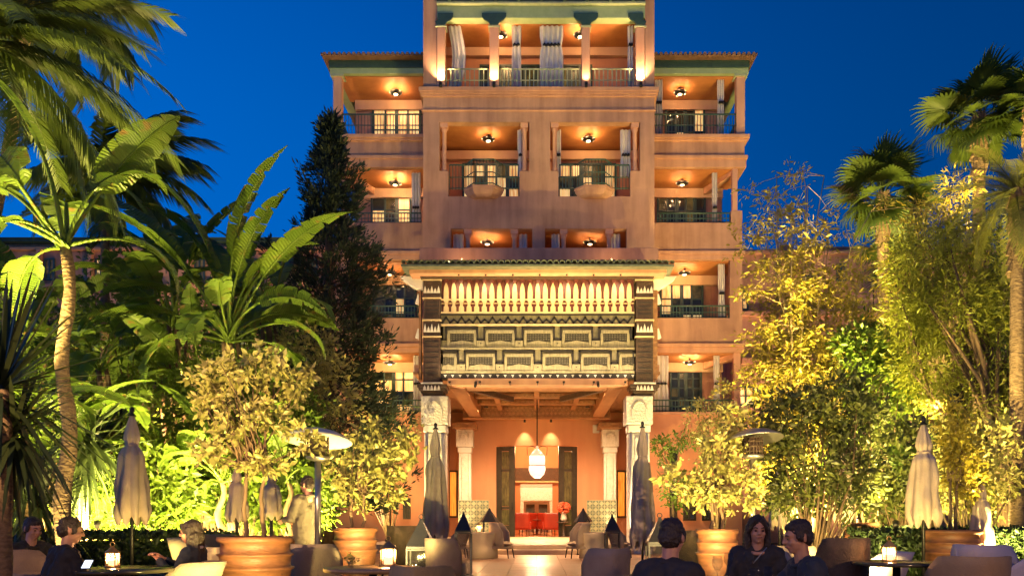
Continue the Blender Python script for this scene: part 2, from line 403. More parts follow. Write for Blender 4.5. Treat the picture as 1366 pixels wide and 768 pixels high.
for (px, y0, y1) in ((592, 228, 163), (699.5, 228, 163), (740, 228, 163), (847.5, 228, 163), (624, 352, 305), (686, 352, 305), (752, 352, 305), (813, 352, 305)):
    z0, z1 = sz(y0), sz(y1); xx = sx(px)
    c = MB().lathe([(.10, 0), (.10, .12), (.075, .16), (.075, z1-z0-.3), (.11, z1-z0-.22), (.11, z1-z0-.16)], (xx, TD+.16, z0), 12)
    c.box(xx-.13, xx+.13, TD+.03, TD+.29, z1-.17, z1-.002)
    c.build('column', M['col'], hotel)
D2 = TD+2.4
window(hotel, X(617, D2), X(694, D2), Z(270, D2), Z(219, D2), D2-.01, 5, 3, panes=['lit', 'lit', 'dim', 'lit', 'lit', 'lit', 'dim'])
window(hotel, X(744, D2), X(822, D2), Z(270, D2), Z(219, D2), D2-.01, 5, 3, panes=['lit', 'dim', 'lit', 'lit', 'lit', 'dim', 'dim'])
for (c0, lo) in ((645.5, (598, 693)), (793, (745, 841))):    # corbelled half-octagon balconies
    xc = sx(c0); R = .70; zt = sz(251.5)
    ring = lambda r, yy: [(xc-r, yy), (xc-r*.52, yy-.42*r/.78), (xc+r*.52, yy-.42*r/.78), (xc+r, yy)]
    m = MB(); prof = [(1.0, 0), (1.0, -.08), (.95, -.10), (.95, -.15), (.82, -.28), (.62, -.36)]
    vs = []; fs = []
    for (k, dz) in prof:
        vs += [(p[0], p[1], zt+dz) for p in ring(R*k, TD+.03)]
    for j in range(len(prof)-1):
        for i in range(3): fs.append((j*4+i, j*4+i+1, j*4+5+i, j*4+4+i))
    fs.append((0, 3, 2, 1)); n = (len(prof)-1)*4; fs.append((n, n+1, n+2, n+3))
    m.add(vs, fs); m.build('balcony', M['stucco'], hotel)
    r = ring(R*.93, TD)
    railing(hotel, [(sx(lo[0])+.03, TD+.12)]+[(p[0], p[1]+(0 if k in (1, 2) else .12)) for k, p in enumerate(r)]+[(sx(lo[1])-.03, TD+.12)], zt, zt+.86, sp=.105)
for (px, py, l) in ((651.5, 178, 'left upper tower loggia, above the left bowed balcony'), (785, 178, 'right upper tower loggia, above the right bowed balcony'),
                 (650, 309.5, 'low left loggia just over the porch roof'), (787, 309.5, 'low right loggia just over the porch roof')):
    ceiling_lamp(X(px, TD+1.1), TD+1.1, (sz(161) if py < 200 else sz(303.5)), 'round black ceiling lamp in the '+l, 22 if py < 200 else 16)
curtain(sx(690), sx(702.5), TD+.42, sz(229), sz(166), 'white curtain at the right end of the left tower loggia, tied in the middle', 2, .45)
curtain(sx(741), sx(749), TD+.42, sz(229), sz(166), 'narrow white curtain at the left end of the right tower loggia', 2, .45)
curtain(sx(829), sx(843.5), TD+.42, sz(229), sz(166), 'white curtain at the right end of the right tower loggia, tied in the middle', 3, .45)
for (a, c, l) in ((603, 617, 'left end of the low left loggia'), (692, 703, 'right end of the low left loggia'), (736, 747, 'left end of the low right loggia'), (817, 829, 'right end of the low right loggia')):
    curtain(sx(a), sx(c), TD+.42, sz(350), sz(307), 'short pale curtain at the '+l, 2)
# ---- top loggia
z0 = sz(120); zl = sz(25)
MB().box(TX0, sx(583), TD, TD+2.5, z0, sz(-14)).build('corner_pier', M['stucco'], hotel); MB().box(sx(860.5), TX1, TD, TD+2.5, z0, sz(-14)).build('corner_pier', M['stucco'], hotel)
MB().box(TX0+.3, TX1-.3, TD+2.2, TD+2.5, z0, sz(20)).build('loggia_wall', M['porch_wall'], hotel)
MB().box(sx(583), sx(860.5), TD+.35, TD+2.5, zl+.12, zl+.3).build('loggia_ceiling', M['ceil'], hotel)
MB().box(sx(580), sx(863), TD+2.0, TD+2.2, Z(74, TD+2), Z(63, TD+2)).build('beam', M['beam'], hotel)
window(hotel, X(640, D2-.2), X(790, D2-.2), z0, Z(88, D2-.2), TD+2.19, 10, 2, panes=['dim', 'darkpane', 'dim'])
MB().box(sx(583), sx(860.5), TD-.02, TD+.35, zl, sz(8.5)).build('lintel', M['lime'], hotel, bevel=.02)
m = MB(); m.box(sx(583), sx(860.5), TD-.16, TD+.35, sz(8.3), sz(6)); m.box(sx(583), sx(860.5), TD-.3, TD+.35, sz(-1), sz(-4)); m.build('moulding', M['rail_pale'], hotel)
MB().box(sx(583), sx(860.5), TD-.08, TD+.35, sz(5.9), sz(-.8)).build('frieze', M['green'], hotel)
for i in range(9): 
    xx = sx(600+i*30.5); MB().box(xx-.05, xx+.05, TD-.26, TD-.08, sz(5.5), sz(-.8)).build('bracket', M['green'], hotel)
for k, (a, c) in enumerate(((583, 594), (653, 665.5), (776, 787), (848, 860))):
    xa, xb = sx(a), sx(c)
    MB().box(xa, xb, TD-.04, TD+.26, z0, zl-.32).build('column', M['col'], hotel, bevel=.02)
    MB().box(xa-.05, xb+.05, TD-.07, TD+.3, zl-.32, zl-.27).build('capital_band', M['rail_pale'], hotel)
    xm = (xa+xb)/2; h = .30
    cp = MB()
    L, R = (-.42 if k else -.1), (.42 if k < 3 else .1)
    cp.prism_xz([(xm-.13, zl-.27), (xm+.13, zl-.27), (xm+.2, zl-.15), (xm+R*.8, zl-.08), (xm+R, zl+.02), (xm+R, zl+.14), (xm+L, zl+.14), (xm+L, zl+.02), (xm+L*.8, zl-.08), (xm-.2, zl-.15)], TD-.09, TD-.021)
    cp.build('capital', M['green'], hotel)
    u = thing('column_uplight', (xm, TD-.2, z0), 0, ['first', 'second', 'third', 'fourth'][k]+' small uplight from the left at a column foot of the top loggia', 'uplight', 'small uplights at the top loggia columns')
    MB().tube([(xm, TD-.2, z0), (xm, TD-.2, z0+.16)], [.05, .06], 10).build('can', M['black'], u)
    light('SPOT', (xm, TD-.2, z0+.19), (420, 330, 110, 440)[k], (1, .62, .30), (xm+(0, 0, 0, 0)[k], TD+.02, z0+2.2), 100, .8, .03, u)
for (a, c, mm) in ((614, 651, 'rail_pale'), (667, 774, 'rail_pale'), (788, 846, 'rail_pale'), (595, 613, 'rail_pale')):
    railing(hotel, [(sx(a), TD+.12), (sx(c), TD+.12)], z0, sz(90), M[mm], .14, r=.02)
for (px, l) in ((668, 'behind the second column of the top loggia'), (774, 'behind the third column of the top loggia')):
    ceiling_lamp(X(px, TD+.95), TD+.95, zl+.12, 'round black ceiling lamp half hidden '+l, 40)
curtain(sx(596), sx(613), TD+.45, z0+.02, zl, 'billowing white curtain at the left end of the top loggia', 3, None, .16)
curtain(sx(682), sx(695), TD+.45, z0+.02, zl, 'white curtain right of the second column of the top loggia', 2, .72)
curtain(sx(720), sx(752), TD+.45, z0+.02, zl, 'wide white curtain in the middle of the top loggia', 5, .72)
curtain(sx(839), sx(847), TD+.45, z0+.02, zl, 'narrow white curtain at the right end of the top loggia', 2, .72)
# roof over the tower, just above the picture
m = MB(); m.box(TX0+.05, TX1-.05, TD-.3, TD+5, sz(-4.2), sz(-8)); m.build('eave', M['green'], hotel)
m = MB(); m.add([(TX0, TD-.45, sz(-8.2)), (TX1, TD-.45, sz(-8.2)), (TX1, TD+5, sz(-8.2)), (TX0, TD+5, sz(-8.2)), (HX-2, TD+2, sz(-52)), (HX+2, TD+2, sz(-52)), (HX+2, TD+3, sz(-52)), (HX-2, TD+3, sz(-52))], [(0,1,5,4),(1,2,6,5),(2,3,7,6),(3,0,4,7),(4,5,6,7),(0,3,2,1)]); m.build('roof', M['rooftile'], hotel)

# ---- wings
S = WD/F
wz = lambda py: Z(py, WD)
def wing(sg):
    wx = lambda px: HX+sg*(px-718)*S            # px as on the right wing
    side = 'right' if sg > 0 else 'left'
    def B(m, a, c, y0, y1, za, zb): return m.box(wx(a), wx(c), y0, y1, za, zb)
    OX = 978                                    # outer edge of the main block
    B(MB(), 862, OX, BD, 44, 0, wz(96)).build('block_wall', M['stucco'], hotel)
    lw = MB(); B(lw, 862, 989, WD, BD, 0, wz(552)); lw.build('lower_wall', M['porch_wall'], hotel)
    # slabs, parapets, piers
    B(MB(), 866, 989, WD, BD, wz(552)+.001, wz(549)).build('balcony_floor', M['stucco'], hotel)
    for (ya, yb, yc) in ((470, 449, 424), (347, 322, 297)):
        m = MB(); B(m, 866, 989, WD, BD, wz(ya), wz(yb)); B(m, 866, 989, WD, WD+.2, wz(yb), wz(yc)); m.box(wx(983), wx(989), WD+.2, BD, wz(yb), wz(yc))
        m.build('balcony_wall', M['stucco'], hotel)
    B(MB(), 866, 992, WD, BD, wz(224), wz(181)).build('balcony_wall', M['stucco'], hotel)
    B(MB(), 972.5, 989, WD, WD+.3, wz(424), wz(347)).build('corner_pier', M['stucco'], hotel); B(MB(), 974, 989, WD, WD+.22, wz(297), wz(281)).build('corner_pier', M['stucco'], hotel)
    for (ya, yb, pr) in ((181, 186, .16), (186, 189, .10), (208, 213, .10), (213, 224, .05), (335, 340, .09), (340, 347, .05), (458, 463, .10), (463, 470, .05), (549, 553, .05)):
        o_ = 992 if ya < 300 else 989; m = MB()
        xa, xb = wx(866), wx(o_)+sg*pr
        m.box(xa, xb, WD-pr, WD+.01, wz(yb), wz(ya)-.002)
        m.box(wx(o_)-sg*.01, xb, WD+.01, BD, wz(yb), wz(ya)-.002)
        m.build('cornice', M['stucco_light'], hotel, bevel=.012)
    MB().box(wx(983), wx(989), WD+.301, BD, wz(424), wz(347)).build('side_wall', M['stucco'], hotel)
    # ceilings (thin painted boards under each slab)
    for (yy) in (470, 347, 224, 99.5):
        B(MB(), 866, 986, WD+.12, BD-.001, wz(yy)-.03, wz(yy)-.002).build('loggia_ceiling', M['ceil'], hotel)
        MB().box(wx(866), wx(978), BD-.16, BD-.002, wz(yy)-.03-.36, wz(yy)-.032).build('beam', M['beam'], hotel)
    # columns
    for (a, c, yt, yb) in ((981.5, 993, 99.5, 181), (976, 983, 224, 281), (978, 987, 470, 548)):
        z0, z1 = wz(yb), wz(yt); 
        MB().box(wx(a), wx(c), WD+.02, WD+.02+abs(wx(a)-wx(c)), z0, z1-.001).build('column', M['col'], hotel, bevel=.015)
    MB().box(wx(979.5), wx(995), WD-.04, WD+.4, wz(99.5)-.002, wz(92)).build('capital', M['green'], hotel)
    MB().box(wx(978.5), wx(996), WD-.05, WD+.41, wz(102), wz(99.6)).build('capital_band', M['rail_pale'], hotel)
    # sloping brace seen under each ceiling at the outer corner
    for yy in (224, 470):
        MB().add([(wx(977), WD+.05, wz(yy)-.035), (wx(984), WD+.05, wz(yy)-.035), (wx(984), WD+.05, wz(yy)-.19), (wx(977), WD+.05, wz(yy)-.19),
              (wx(950), BD-.2, wz(yy)-.035), (wx(957), BD-.2, wz(yy)-.035), (wx(957), BD-.2, wz(yy)-.3), (wx(950), BD-.2, wz(yy)-.3)],
             [(0,1,2,3),(4,7,6,5),(0,4,5,1),(1,5,6,2),(2,6,7,3),(3,7,4,0)]).build('brace', M['col'], hotel)
    # top entablature
    MB().box(wx(866), wx(997), WD-.05, WD+.3, wz(92)+.001, wz(99.4)).build('lintel', M['lime'], hotel)
    MB().box(wx(985), wx(997), WD+.3, BD+1, wz(99.4), wz(92)+.001).build('lintel', M['lime'], hotel)
    MB().box(wx(866), wx(998), WD-.1, BD+1, wz(92), wz(82)).build('frieze', M['green'], hotel, bevel=.02)
    MB().box(wx(866), wx(1001), WD-.25, BD+1, wz(82)+.001, wz(77)).build('cornice', M['stucco_light'], hotel)
    # tiled roof
    ex, ey, ez = wx(1003), WD-.45, Z(73.5, WD-.45); rz_ = ez+.62
    r = MB(); ix = wx(862)
    tt = [(ix, ey, ez), (ex, ey, ez), (ex, 45, ez), (ix, 45, ez), (ix, ey+2.2, rz_), (ex-sg*1.2, ey+2.2, rz_), (ex-sg*1.2, 45, rz_), (ix, 45, rz_)]
    r.add(tt, [(0,1,5,4),(1,2,6,5),(4,5,6,7),(0,3,2,1),(0,4,7,3),(2,3,7,6)]); ro = r.build('roof', M['rooftile'], hotel)
    q = MB(); n = int(abs(ex-ix)/.17)
    for i in range(n):
        x = ix+(ex-ix)*(i+.5)/n
        d = abs(ex-x); yt = ey+2.2 if d > 1.2 else ey+2.2*d/1.2; zt = ez+.62*(yt-ey)/2.2
        q.tube([(x, ey-.05, ez+.02), (x, yt, zt+.02)], [.062, .05], 8)
    for i in range(60):
        y = ey+i*.2; q.tube([(ex+sg*.05, y, ez+.02), (ex-sg*min(1.2, max(.02, (y-ey)*1.2/2.2)), y, ez+.02+.62*min(1, (y-ey)/2.2))], [.062, .05], 6)
    o_ = q.build('roof_tiles', M['rooftile'], ro, fix=False); o_['kind'] = 'stuff'
    # railings
    railing(hotel, [(wx(866), WD+.1), (wx(981), WD+.1)], wz(181)+.02, wz(151)); railing(hotel, [(wx(987), WD+.4), (wx(987), BD)], wz(181)+.02, wz(151))
    railing(hotel, [(wx(876), WD+.1), (wx(973), WD+.1)], wz(297), wz(283))
    railing(hotel, [(wx(876), WD+.1), (wx(972), WD+.1)], wz(424), wz(407))
    railing(hotel, [(wx(866), WD+.1), (wx(978), WD+.1)], wz(549), wz(533)); railing(hotel, [(wx(985), WD+.1), (wx(985), BD)], wz(549), wz(533))
    return wx
wxR = wing(1); wxL = wing(-1)
def bx(px): return X(px, BD)
bz = lambda py: Z(py, BD)
def loggia_window(a, c, yt, yfloor, cols, rows, panes): window(hotel, bx(a), bx(c), wz(yfloor), bz(yt), BD-.001, cols, rows, panes=panes)
loggia_window(497, 562, 137, 181, 4, 2, ['lit', 'lit', 'lit', 'lit'])
loggia_window(495, 549, 258, 322, 3, 4, ['dim', 'lit', 'dim', 'lit', 'darkpane'])
loggia_window(497, 556, 375, 449, 4, 4, ['darkpane', 'dim', 'darkpane', 'lit', 'darkpane', 'dim', 'dim'])
loggia_window(497, 554, 488, 549, 4, 4, ['darkpane', 'dim', 'lit', 'lit', 'lit', 'lit'])
loggia_window(887, 940, 142, 181, 4, 2, ['darkpane', 'lit', 'dim', 'darkpane', 'darkpane', 'darkpane'])
loggia_window(876, 941, 260, 322, 5, 4, ['dim', 'darkpane', 'darkpane', 'dim', 'darkpane'])
loggia_window(880, 938, 376, 449, 4, 4, ['lit', 'lit', 'lit', 'dim', 'darkpane', 'darkpane'])
loggia_window(893, 936, 490, 549, 4, 5, ['darkpane', 'darkpane', 'dim'])
LD = WD+.95
for (px, sg, yy, l, W) in ((528, -1, 99.5, 'top left wing loggia', 30), (527, -1, 224, 'second left wing loggia from the top', 26), (907, 1, 99.5, 'top right wing loggia', 22), (910, 1, 224, 'second right wing loggia from the top', 22),
                       (913, 1, 347, 'third right wing loggia from the top', 22), (520, -1, 347, 'third left wing loggia, beside the conifer', 7), (920, 1, 470, 'lowest right wing loggia', 22), (520, -1, 470, 'lowest left wing loggia, beside the conifer', 22)):
    ceiling_lamp(X(px, LD), LD, wz(yy)-.03, 'round black ceiling lamp in the '+l, W)
for (a, c, yb, yt, l, tie) in ((549, 561, 321, 226, 'right end of the second left wing loggia', .5), (551, 563, 548, 472, 'right end of the lowest left wing loggia', .5),
    (874, 884, 180, 101, 'left end of the top right wing loggia', .6), (957, 966, 180, 101, 'right end of the top right wing loggia', .6),
    (950, 957, 321, 226, 'right end of the second right wing loggia', .5), (958, 967, 448, 349, 'right end of the third right wing loggia', .6),
    (873, 892, 548, 472, 'left end of the lowest right wing loggia', .5), (952, 960, 548, 472, 'right end of the lowest right wing loggia', .5)):
    curtain(X(a, WD+.3), X(c, WD+.3), WD+.3, wz(yb), wz(yt), 'white curtain hanging at the '+l, 3, tie)
# ground-floor windows in the side walls
for (a, c, ya, yb, p) in ((505, 518, 664, 692, 'dim'), (538, 548, 664, 692, 'dim'), (911, 928, 668, 694, 'dim'), (936, 948, 640, 694, 'dim'), (893, 903, 600, 694, 'darkpane')):
    window(hotel, X(a, WD), X(c, WD), Z(yb, WD), Z(ya, WD), WD-.001, 2, 3, M['black'], [p, 'darkpane', p])
# ================================================================ PORCH
M['carve'] = mat('lighter_carving', (.15, .13, .085, 1), (.08, .07, .05, 1), .6, 9)  # small carved diamonds, lighter in tone than their field
PD = 26.7                                   # face of the carved panel
CD = 27.0                                   # front columns
AX = 0.0
px_ = lambda p: X(p, PD)
pz_ = lambda p: Z(p, PD)
porch = thing('entrance_porch', (0, CD, 0), 0, 'moroccan entrance porch with carved cedar panel, green tiled canopy and white plaster columns', 'porch')
FLOOR = 0.30; CEIL = 5.32; BW = 37.5
t = MB().box(-5.6, 5.6, CD+.25, BW-.2, -.2, FLOOR).build('porch_floor', M['stone'], porch, bevel=.01)
for k in range(2):
    MB().box(-3.0, 3.0, CD-.65+k*.45, CD+.25-.002, 0.02+k*.14, .16+k*.139).build('step', M['stone'], porch, bevel=.012)
# canopy roof with barrel tiles
eD = 25.7; ez = Z(351, eD); ex0, ex1 = X(535, eD), X(900, eD); rise = .62; dep = 2.45
sl = math.atan2(rise, dep)
m = MB(); m.add([(ex0, eD, ez-.03), (ex1, eD, ez-.03), (ex1-.8, eD+dep, ez+rise-.03), (ex0+.8, eD+dep, ez+rise-.03), (ex0, eD, ez-.09), (ex1, eD, ez-.09), (ex1, eD+dep, ez-.09), (ex0, eD+dep, ez-.09)],
    [(0,1,2,3), (0,4,5,1), (4,7,6,5), (1,5,6,2), (0,3,7,4), (2,6,7,3)]); roof = m.build('roof', M['greentile'], porch)
n = 45; tw = (ex1-ex0)/n
def tile_mb(L=.5):
    q = MB(); seg = 8; vs = []; fs = []
    for j, (yy, r, zz) in enumerate(((0, tw*.46, 0), (L, tw*.38, -.02))):
        for rr in (r, r-.016):
            for k in range(seg+1):
                a = PI*k/seg; vs.append((math.cos(a)*rr, yy, math.sin(a)*rr*1.1+zz))
    R = seg+1
    for k in range(seg):
        fs += [(k, k+1, 2*R+k+1, 2*R+k), (R+k+1, R+k, 3*R+k, 3*R+k+1), (k+1, k, R+k, R+k+1), (2*R+k, 2*R+k+1, 3*R+k+1, 3*R+k)]
    fs += [(0, R, 3*R, 2*R)[::-1], (seg, 2*R+seg, 3*R+seg, R+seg)[::-1]]
    return q.add(vs, fs, False)
tme = tile_mb().mesh('tile', M['greentile'])
rl = org(roof)
for i in range(n):
    x = ex0+tw*(i+.5)
    inst('tile', tme, roof, (x-rl.x, eD-.06-rl.y+random.uniform(-.012, .012), ez-.01-rl.z+random.uniform(-.006, .006)), (sl, random.uniform(-.03, .03), random.uniform(-.02, .02)))
q = MB(); base = tile_mb()
for c in range(1, 6):
    for i in range(n):
        x = ex0+tw*(i+.5); yy = c*.45
        if abs(x-AX) > (ex1-ex0)/2-.8*yy/dep-.05: continue
        R = Matrix.Translation((x, eD-.06+yy, ez+.015*c+rise/dep*yy)) @ Matrix.Rotation(sl, 4, 'X')
        q.add([R @ Vector(v) for v in base.v], base.f)
o = q.build('upper_tiles', M['greentile'], roof, fix=False); o['kind'] = 'stuff'
MB().box(TX0+.05, TX1-.05, 28.15, 28.35, Z(347, 28.2), Z(331, 28.2)).build('terrace_parapet', M['stucco'], porch, bevel=.02)
# cornice and soffit beams below the tiles
fz = lambda p, D=26.0: Z(p, D)
MB().box(X(543, 26), X(892, 26), 25.92, 28.3, fz(358), fz(352.6)).build('fascia', M['wood_beam'], porch, bevel=.01)
MB().box(X(546, 26.1), X(889, 26.1), 26.05, 28.3, fz(364), fz(358)-.001).build('cornice', M['stucco_light'], porch, bevel=.02)
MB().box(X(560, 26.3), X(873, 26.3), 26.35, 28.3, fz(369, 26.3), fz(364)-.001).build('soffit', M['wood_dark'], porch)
# the carved panel
P0, P1 = px_(588.5), px_(846)
bk = MB().box(P0, P1, PD, PD+.35, pz_(505), pz_(366)).build('panel_board', M['wood_olive'], porch)
def part(mb, name, m, **k): return mb.build(name, M[m], porch, **k)
sp = 10.15; ns = 25; xs0 = 595.5
q = MB(); q2 = MB()
for i in range(ns):
    x = px_(xs0+i*sp); h = .105
    q.prism_xz([(x-.035, pz_(378.5)), (x+.035, pz_(378.5)), (x+h*.85, pz_(373)), (x+h*.85, pz_(371)), (x-h*.85, pz_(371)), (x-h*.85, pz_(373))], PD-.12, PD-.03)
    q2.prism_xz([(x-h-.02, pz_(373.5)), (x-h+.05, pz_(373.5)), (x-.03, pz_(368)), (x-.1, pz_(366.5)), (x-h-.04, pz_(366.5))], PD-.2, PD-.1)
    q2.prism_xz([(x+.02, pz_(371)), (x+.07, pz_(371)), (x+.10, pz_(367)), (x-.0, pz_(367))], PD-.24, PD-.14)
o = part(q, 'stalactite_row', 'wood_red'); o['kind'] = 'stuff'; o = part(q2, 'bracket_row', 'wood_red'); o['kind'] = 'stuff'
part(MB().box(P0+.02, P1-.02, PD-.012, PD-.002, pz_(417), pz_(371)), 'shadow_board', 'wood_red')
hw = 3.3*PD/F
poly = [(-hw, 0), (hw, 0), (hw, .16), (hw*.55, .20), (hw*.55, .30), (hw, .34), (hw, .62), (hw*.8, .78), (hw*.3, .90), (0, .96), (-hw*.3, .90), (-hw*.8, .78), (-hw, .62), (-hw, .34), (-hw*.55, .30), (-hw*.55, .20), (-hw, .16)]
sme = MB().prism_xz([(a, b) for a, b in poly], -.07, 0).mesh('slat', M['wood_pale'])
po = org(porch)
for i in range(ns):
    inst('slat', sme, porch, (px_(xs0+i*sp), PD-.013-po.y, pz_(417)-po.z), (0, 0, 0), (1, 1, random.uniform(.985, 1.01)))
for (a, c) in ((399, 401), (404.5, 405.5), (416.5, 419)):
    part(MB().box(P0, P1, PD-.055 if a < 410 else PD-.10, PD-.014, pz_(c), pz_(a)), 'rail', 'wood_pale', bevel=.006)
part(MB().box(P0, P1, PD-.105, PD-.002, pz_(421), pz_(419.3)), 'dark_rail', 'ink')
# zigzag course
z = MB(); pts = []; x = 590.0; k = 0
while x < 845:
    pts += [(px_(x), pz_(430.5)), (px_(x+5.2), pz_(423.5 if k % 2 == 0 else 426.5))]; x += 10.3; k += 1
z.strip(pts, .055, PD-.05, PD-.002); o = part(z, 'zigzag', 'ink')
part(MB().box(P0, P1, PD-.08, PD-.002, pz_(435.2), pz_(432.5)), 'rail', 'wood_pale', bevel=.006)
# two courses of stepped meander frames
def meander(y0, off):
    ln = MB(); 
    y = lambda d: pz_(y0+d)
    x = 588.5+off-51; path = []
    while x < 860:
        a, b = x+4, x+46
        for p in ((a, 18), (a, 2.2), (b, 2.2), (b, 18)): path.append((p[0], p[1]))
        # recessed dark field and its raised frame
        fa, fb = max(x+9.5, 590), min(x+41, 844.5)
        if fb-fa > 6:
            MB().box(px_(fa), px_(fb), PD-.018, PD-.002, y(20), y(9.5)).build('dark_field', M['panel_dark'], porch)
            cv = MB(); nn = max(2, int((fb-fa)/3.2))
            for q in range(nn):
                for r_ in range(3):
                    xx = px_(fa+(fb-fa)*(q+.5)/nn); zz = y(11.2+r_*3.1); cv.prism_xz([(xx-.03, zz), (xx, zz-.028), (xx+.03, zz), (xx, zz+.028)], PD-.032, PD-.0185)
            cv = cv.build('field_carving', M['carve'], porch, fix=False); cv['kind'] = 'stuff'
            fr = MB(); fr.box(px_(fa)-.07, px_(fb)+.07, PD-.07, PD-.002, y(9.3), y(5.2)); 
            if x+9.5 > 590: fr.box(px_(fa)-.09, px_(fa), PD-.068, PD-.002, y(27.5), y(9.35))
            if x+41 < 844.5: fr.box(px_(fb), px_(fb)+.09, PD-.068, PD-.002, y(27.5), y(9.35))
            fr.build('field_frame', M['wood_olive'], porch, bevel=.008)
            s_ = MB(); s_.prism_xz([(px_(fa), y(29)), (px_(fb), y(29)), (px_(fb), y(22)), (px_((fa+fb)/2), y(19)), (px_(fa), y(22))], PD-.05, PD-.003); s_.build('sill', M['wood_olive'], porch)
        x += 51
    path = [(min(max(a, 590), 844.5), b) for a, b in path]
    cl = []
    for a, b in path:
        if not cl or (abs(cl[-1][0]-a)+abs(cl[-1][1]-b)) > .4: cl.append((a, b))
    pp = [(px_(a), y(b)) for a, b in cl]
    ln.strip(pp, .05, PD-.085, PD-.002); ln.build('meander_line', M['ink'], porch)  # raised dark strip for a recessed line, its shade put in the colour
    x = 588.5+off-51
    while x < 860:
        c = x+50.5
        if 592 < c < 843:
            MB().box(px_(c)-.125, px_(c)+.125, PD-.09, PD-.003, y(28), y(19.5)).build('foot_block', M['wood_olive'], porch, bevel=.01)
            MB().cbox((px_(c), PD-.092, y(23.5)), (.035, .02, .035), (0, PI/4, 0)).build('stud', M['ink'], porch)
        x += 51
    part(MB().box(P0, P1, PD-.11, PD-.002, y(31.2), y(28.6)), 'rail', 'wood_olive', bevel=.006)
meander(435.2, 2.5); meander(466.6, -23.5)
part(MB().box(P0, P1, PD-.02, PD-.002, pz_(505), pz_(498)), 'dark_band', 'ink')
q = MB()
for i in range(26):
    x = px_(594+i*10.0); q.prism_xz([(x-.045, pz_(500)), (x+.045, pz_(500)), (x, pz_(503.5))], PD-.05, PD-.021)
o = part(q, 'drop_row', 'plaster_plain'); o['kind'] = 'stuff'
part(MB().box(X(598, 26.8), X(836, 26.8), PD-.14, PD+.45, Z(514.5, PD), Z(505.2, PD)), 'lintel', 'stucco_light', bevel=.02)
# carved pillars either side of the panel, capitals and white columns
for sg in (-1, 1):
    cx = -3.17 if sg < 0 else 3.33
    cx = X(576.8 if sg < 0 else 859.2, PD)
    w2 = .27
    part(MB().box(cx-w2, cx+w2, PD-.12, PD+.5, pz_(510.5), pz_(369.5)), 'pillar', 'wood_dark', bevel=.02)
    for (ya, yb) in ((374, 375.6), (398, 399.6), (427, 429), (449, 451)):
        part(MB().box(cx-w2-.03, cx+w2+.03, PD-.16, PD+.3, pz_(yb), pz_(ya)), 'band', 'wood_pale', bevel=.005)
    for (ya, h) in ((392, 9), (444, 11)):
        mm = MB()
        for k in range(-2, 3):
            xx = cx+k*.105; zb = pz_(ya); hh = h*PD/F*(1, .72)[abs(k) % 2]
            mm.prism_xz([(xx-.05, zb), (xx+.05, zb), (xx+.03, zb+hh*.55), (xx, zb+hh), (xx-.03, zb+hh*.55)], PD-.155, PD-.121)
        o = part(mm, 'relief_row', 'plaster_plain'); o['kind'] = 'stuff'
    for ya in (404, 409, 414, 419, 456, 463, 470, 477, 484, 491, 498):
        part(MB().box(cx-w2+.06, cx+w2-.06, PD-.135, PD-.121, pz_(ya+1.2), pz_(ya)), 'groove', 'ink')
    part(MB().box(cx-w2-.07, cx+w2+.07, PD-.18, PD+.6, pz_(512.6), pz_(510.6)), 'band', 'plaster_plain', bevel=.01)
    # corner bracket under the eave
    ox = cx+sg*.3
    part(MB().prism_xz([(ox-sg*.02, pz_(368.5)), (ox+sg*.72, pz_(368.5)), (ox+sg*.62, pz_(374)), (ox+sg*.34, pz_(382)), (ox+sg*.16, pz_(386)), (ox-sg*.02, pz_(387))], PD-.05, PD+.25), 'eave_bracket', 'plaster_plain', bevel=.02)
    part(MB().box(ox-.05, ox+.12*sg, PD-.02, PD+.2, pz_(505), pz_(387.5)), 'side_board', 'wood_mid')
    for ya in (396, 442):
        part(MB().prism_xz([(ox+sg*.12, pz_(ya+10)), (ox+sg*.24, pz_(ya+8)), (ox+sg*.16, pz_(ya-4)), (ox+sg*.12, pz_(ya-4))], PD, PD+.15), 'side_bracket', 'plaster_plain')
    # stepped dark capital
    zt = pz_(512.8); zb = Z(529.5, CD)
    for k, (hw_, a, b) in enumerate(((.46, 0, .3), (.41, .3, .55), (.35, .55, .8), (.3, .8, 1))):
        part(MB().box(cx-hw_, cx+hw_, CD-hw_, CD+hw_, zt+(zb-zt)*b+.001, zt+(zb-zt)*a), 'capital_step', 'wood_dark', bevel=.015)
    mm = MB()
    for k in range(-2, 3):
        xx = cx+k*.11; mm.prism_xz([(xx-.05, zt-.2), (xx+.05, zt-.2), (xx+.03, zt-.1), (xx, zt-.04), (xx-.03, zt-.1)], CD-.49, CD-.462)
    o = part(mm, 'relief_row', 'plaster_plain'); o['kind'] = 'stuff'
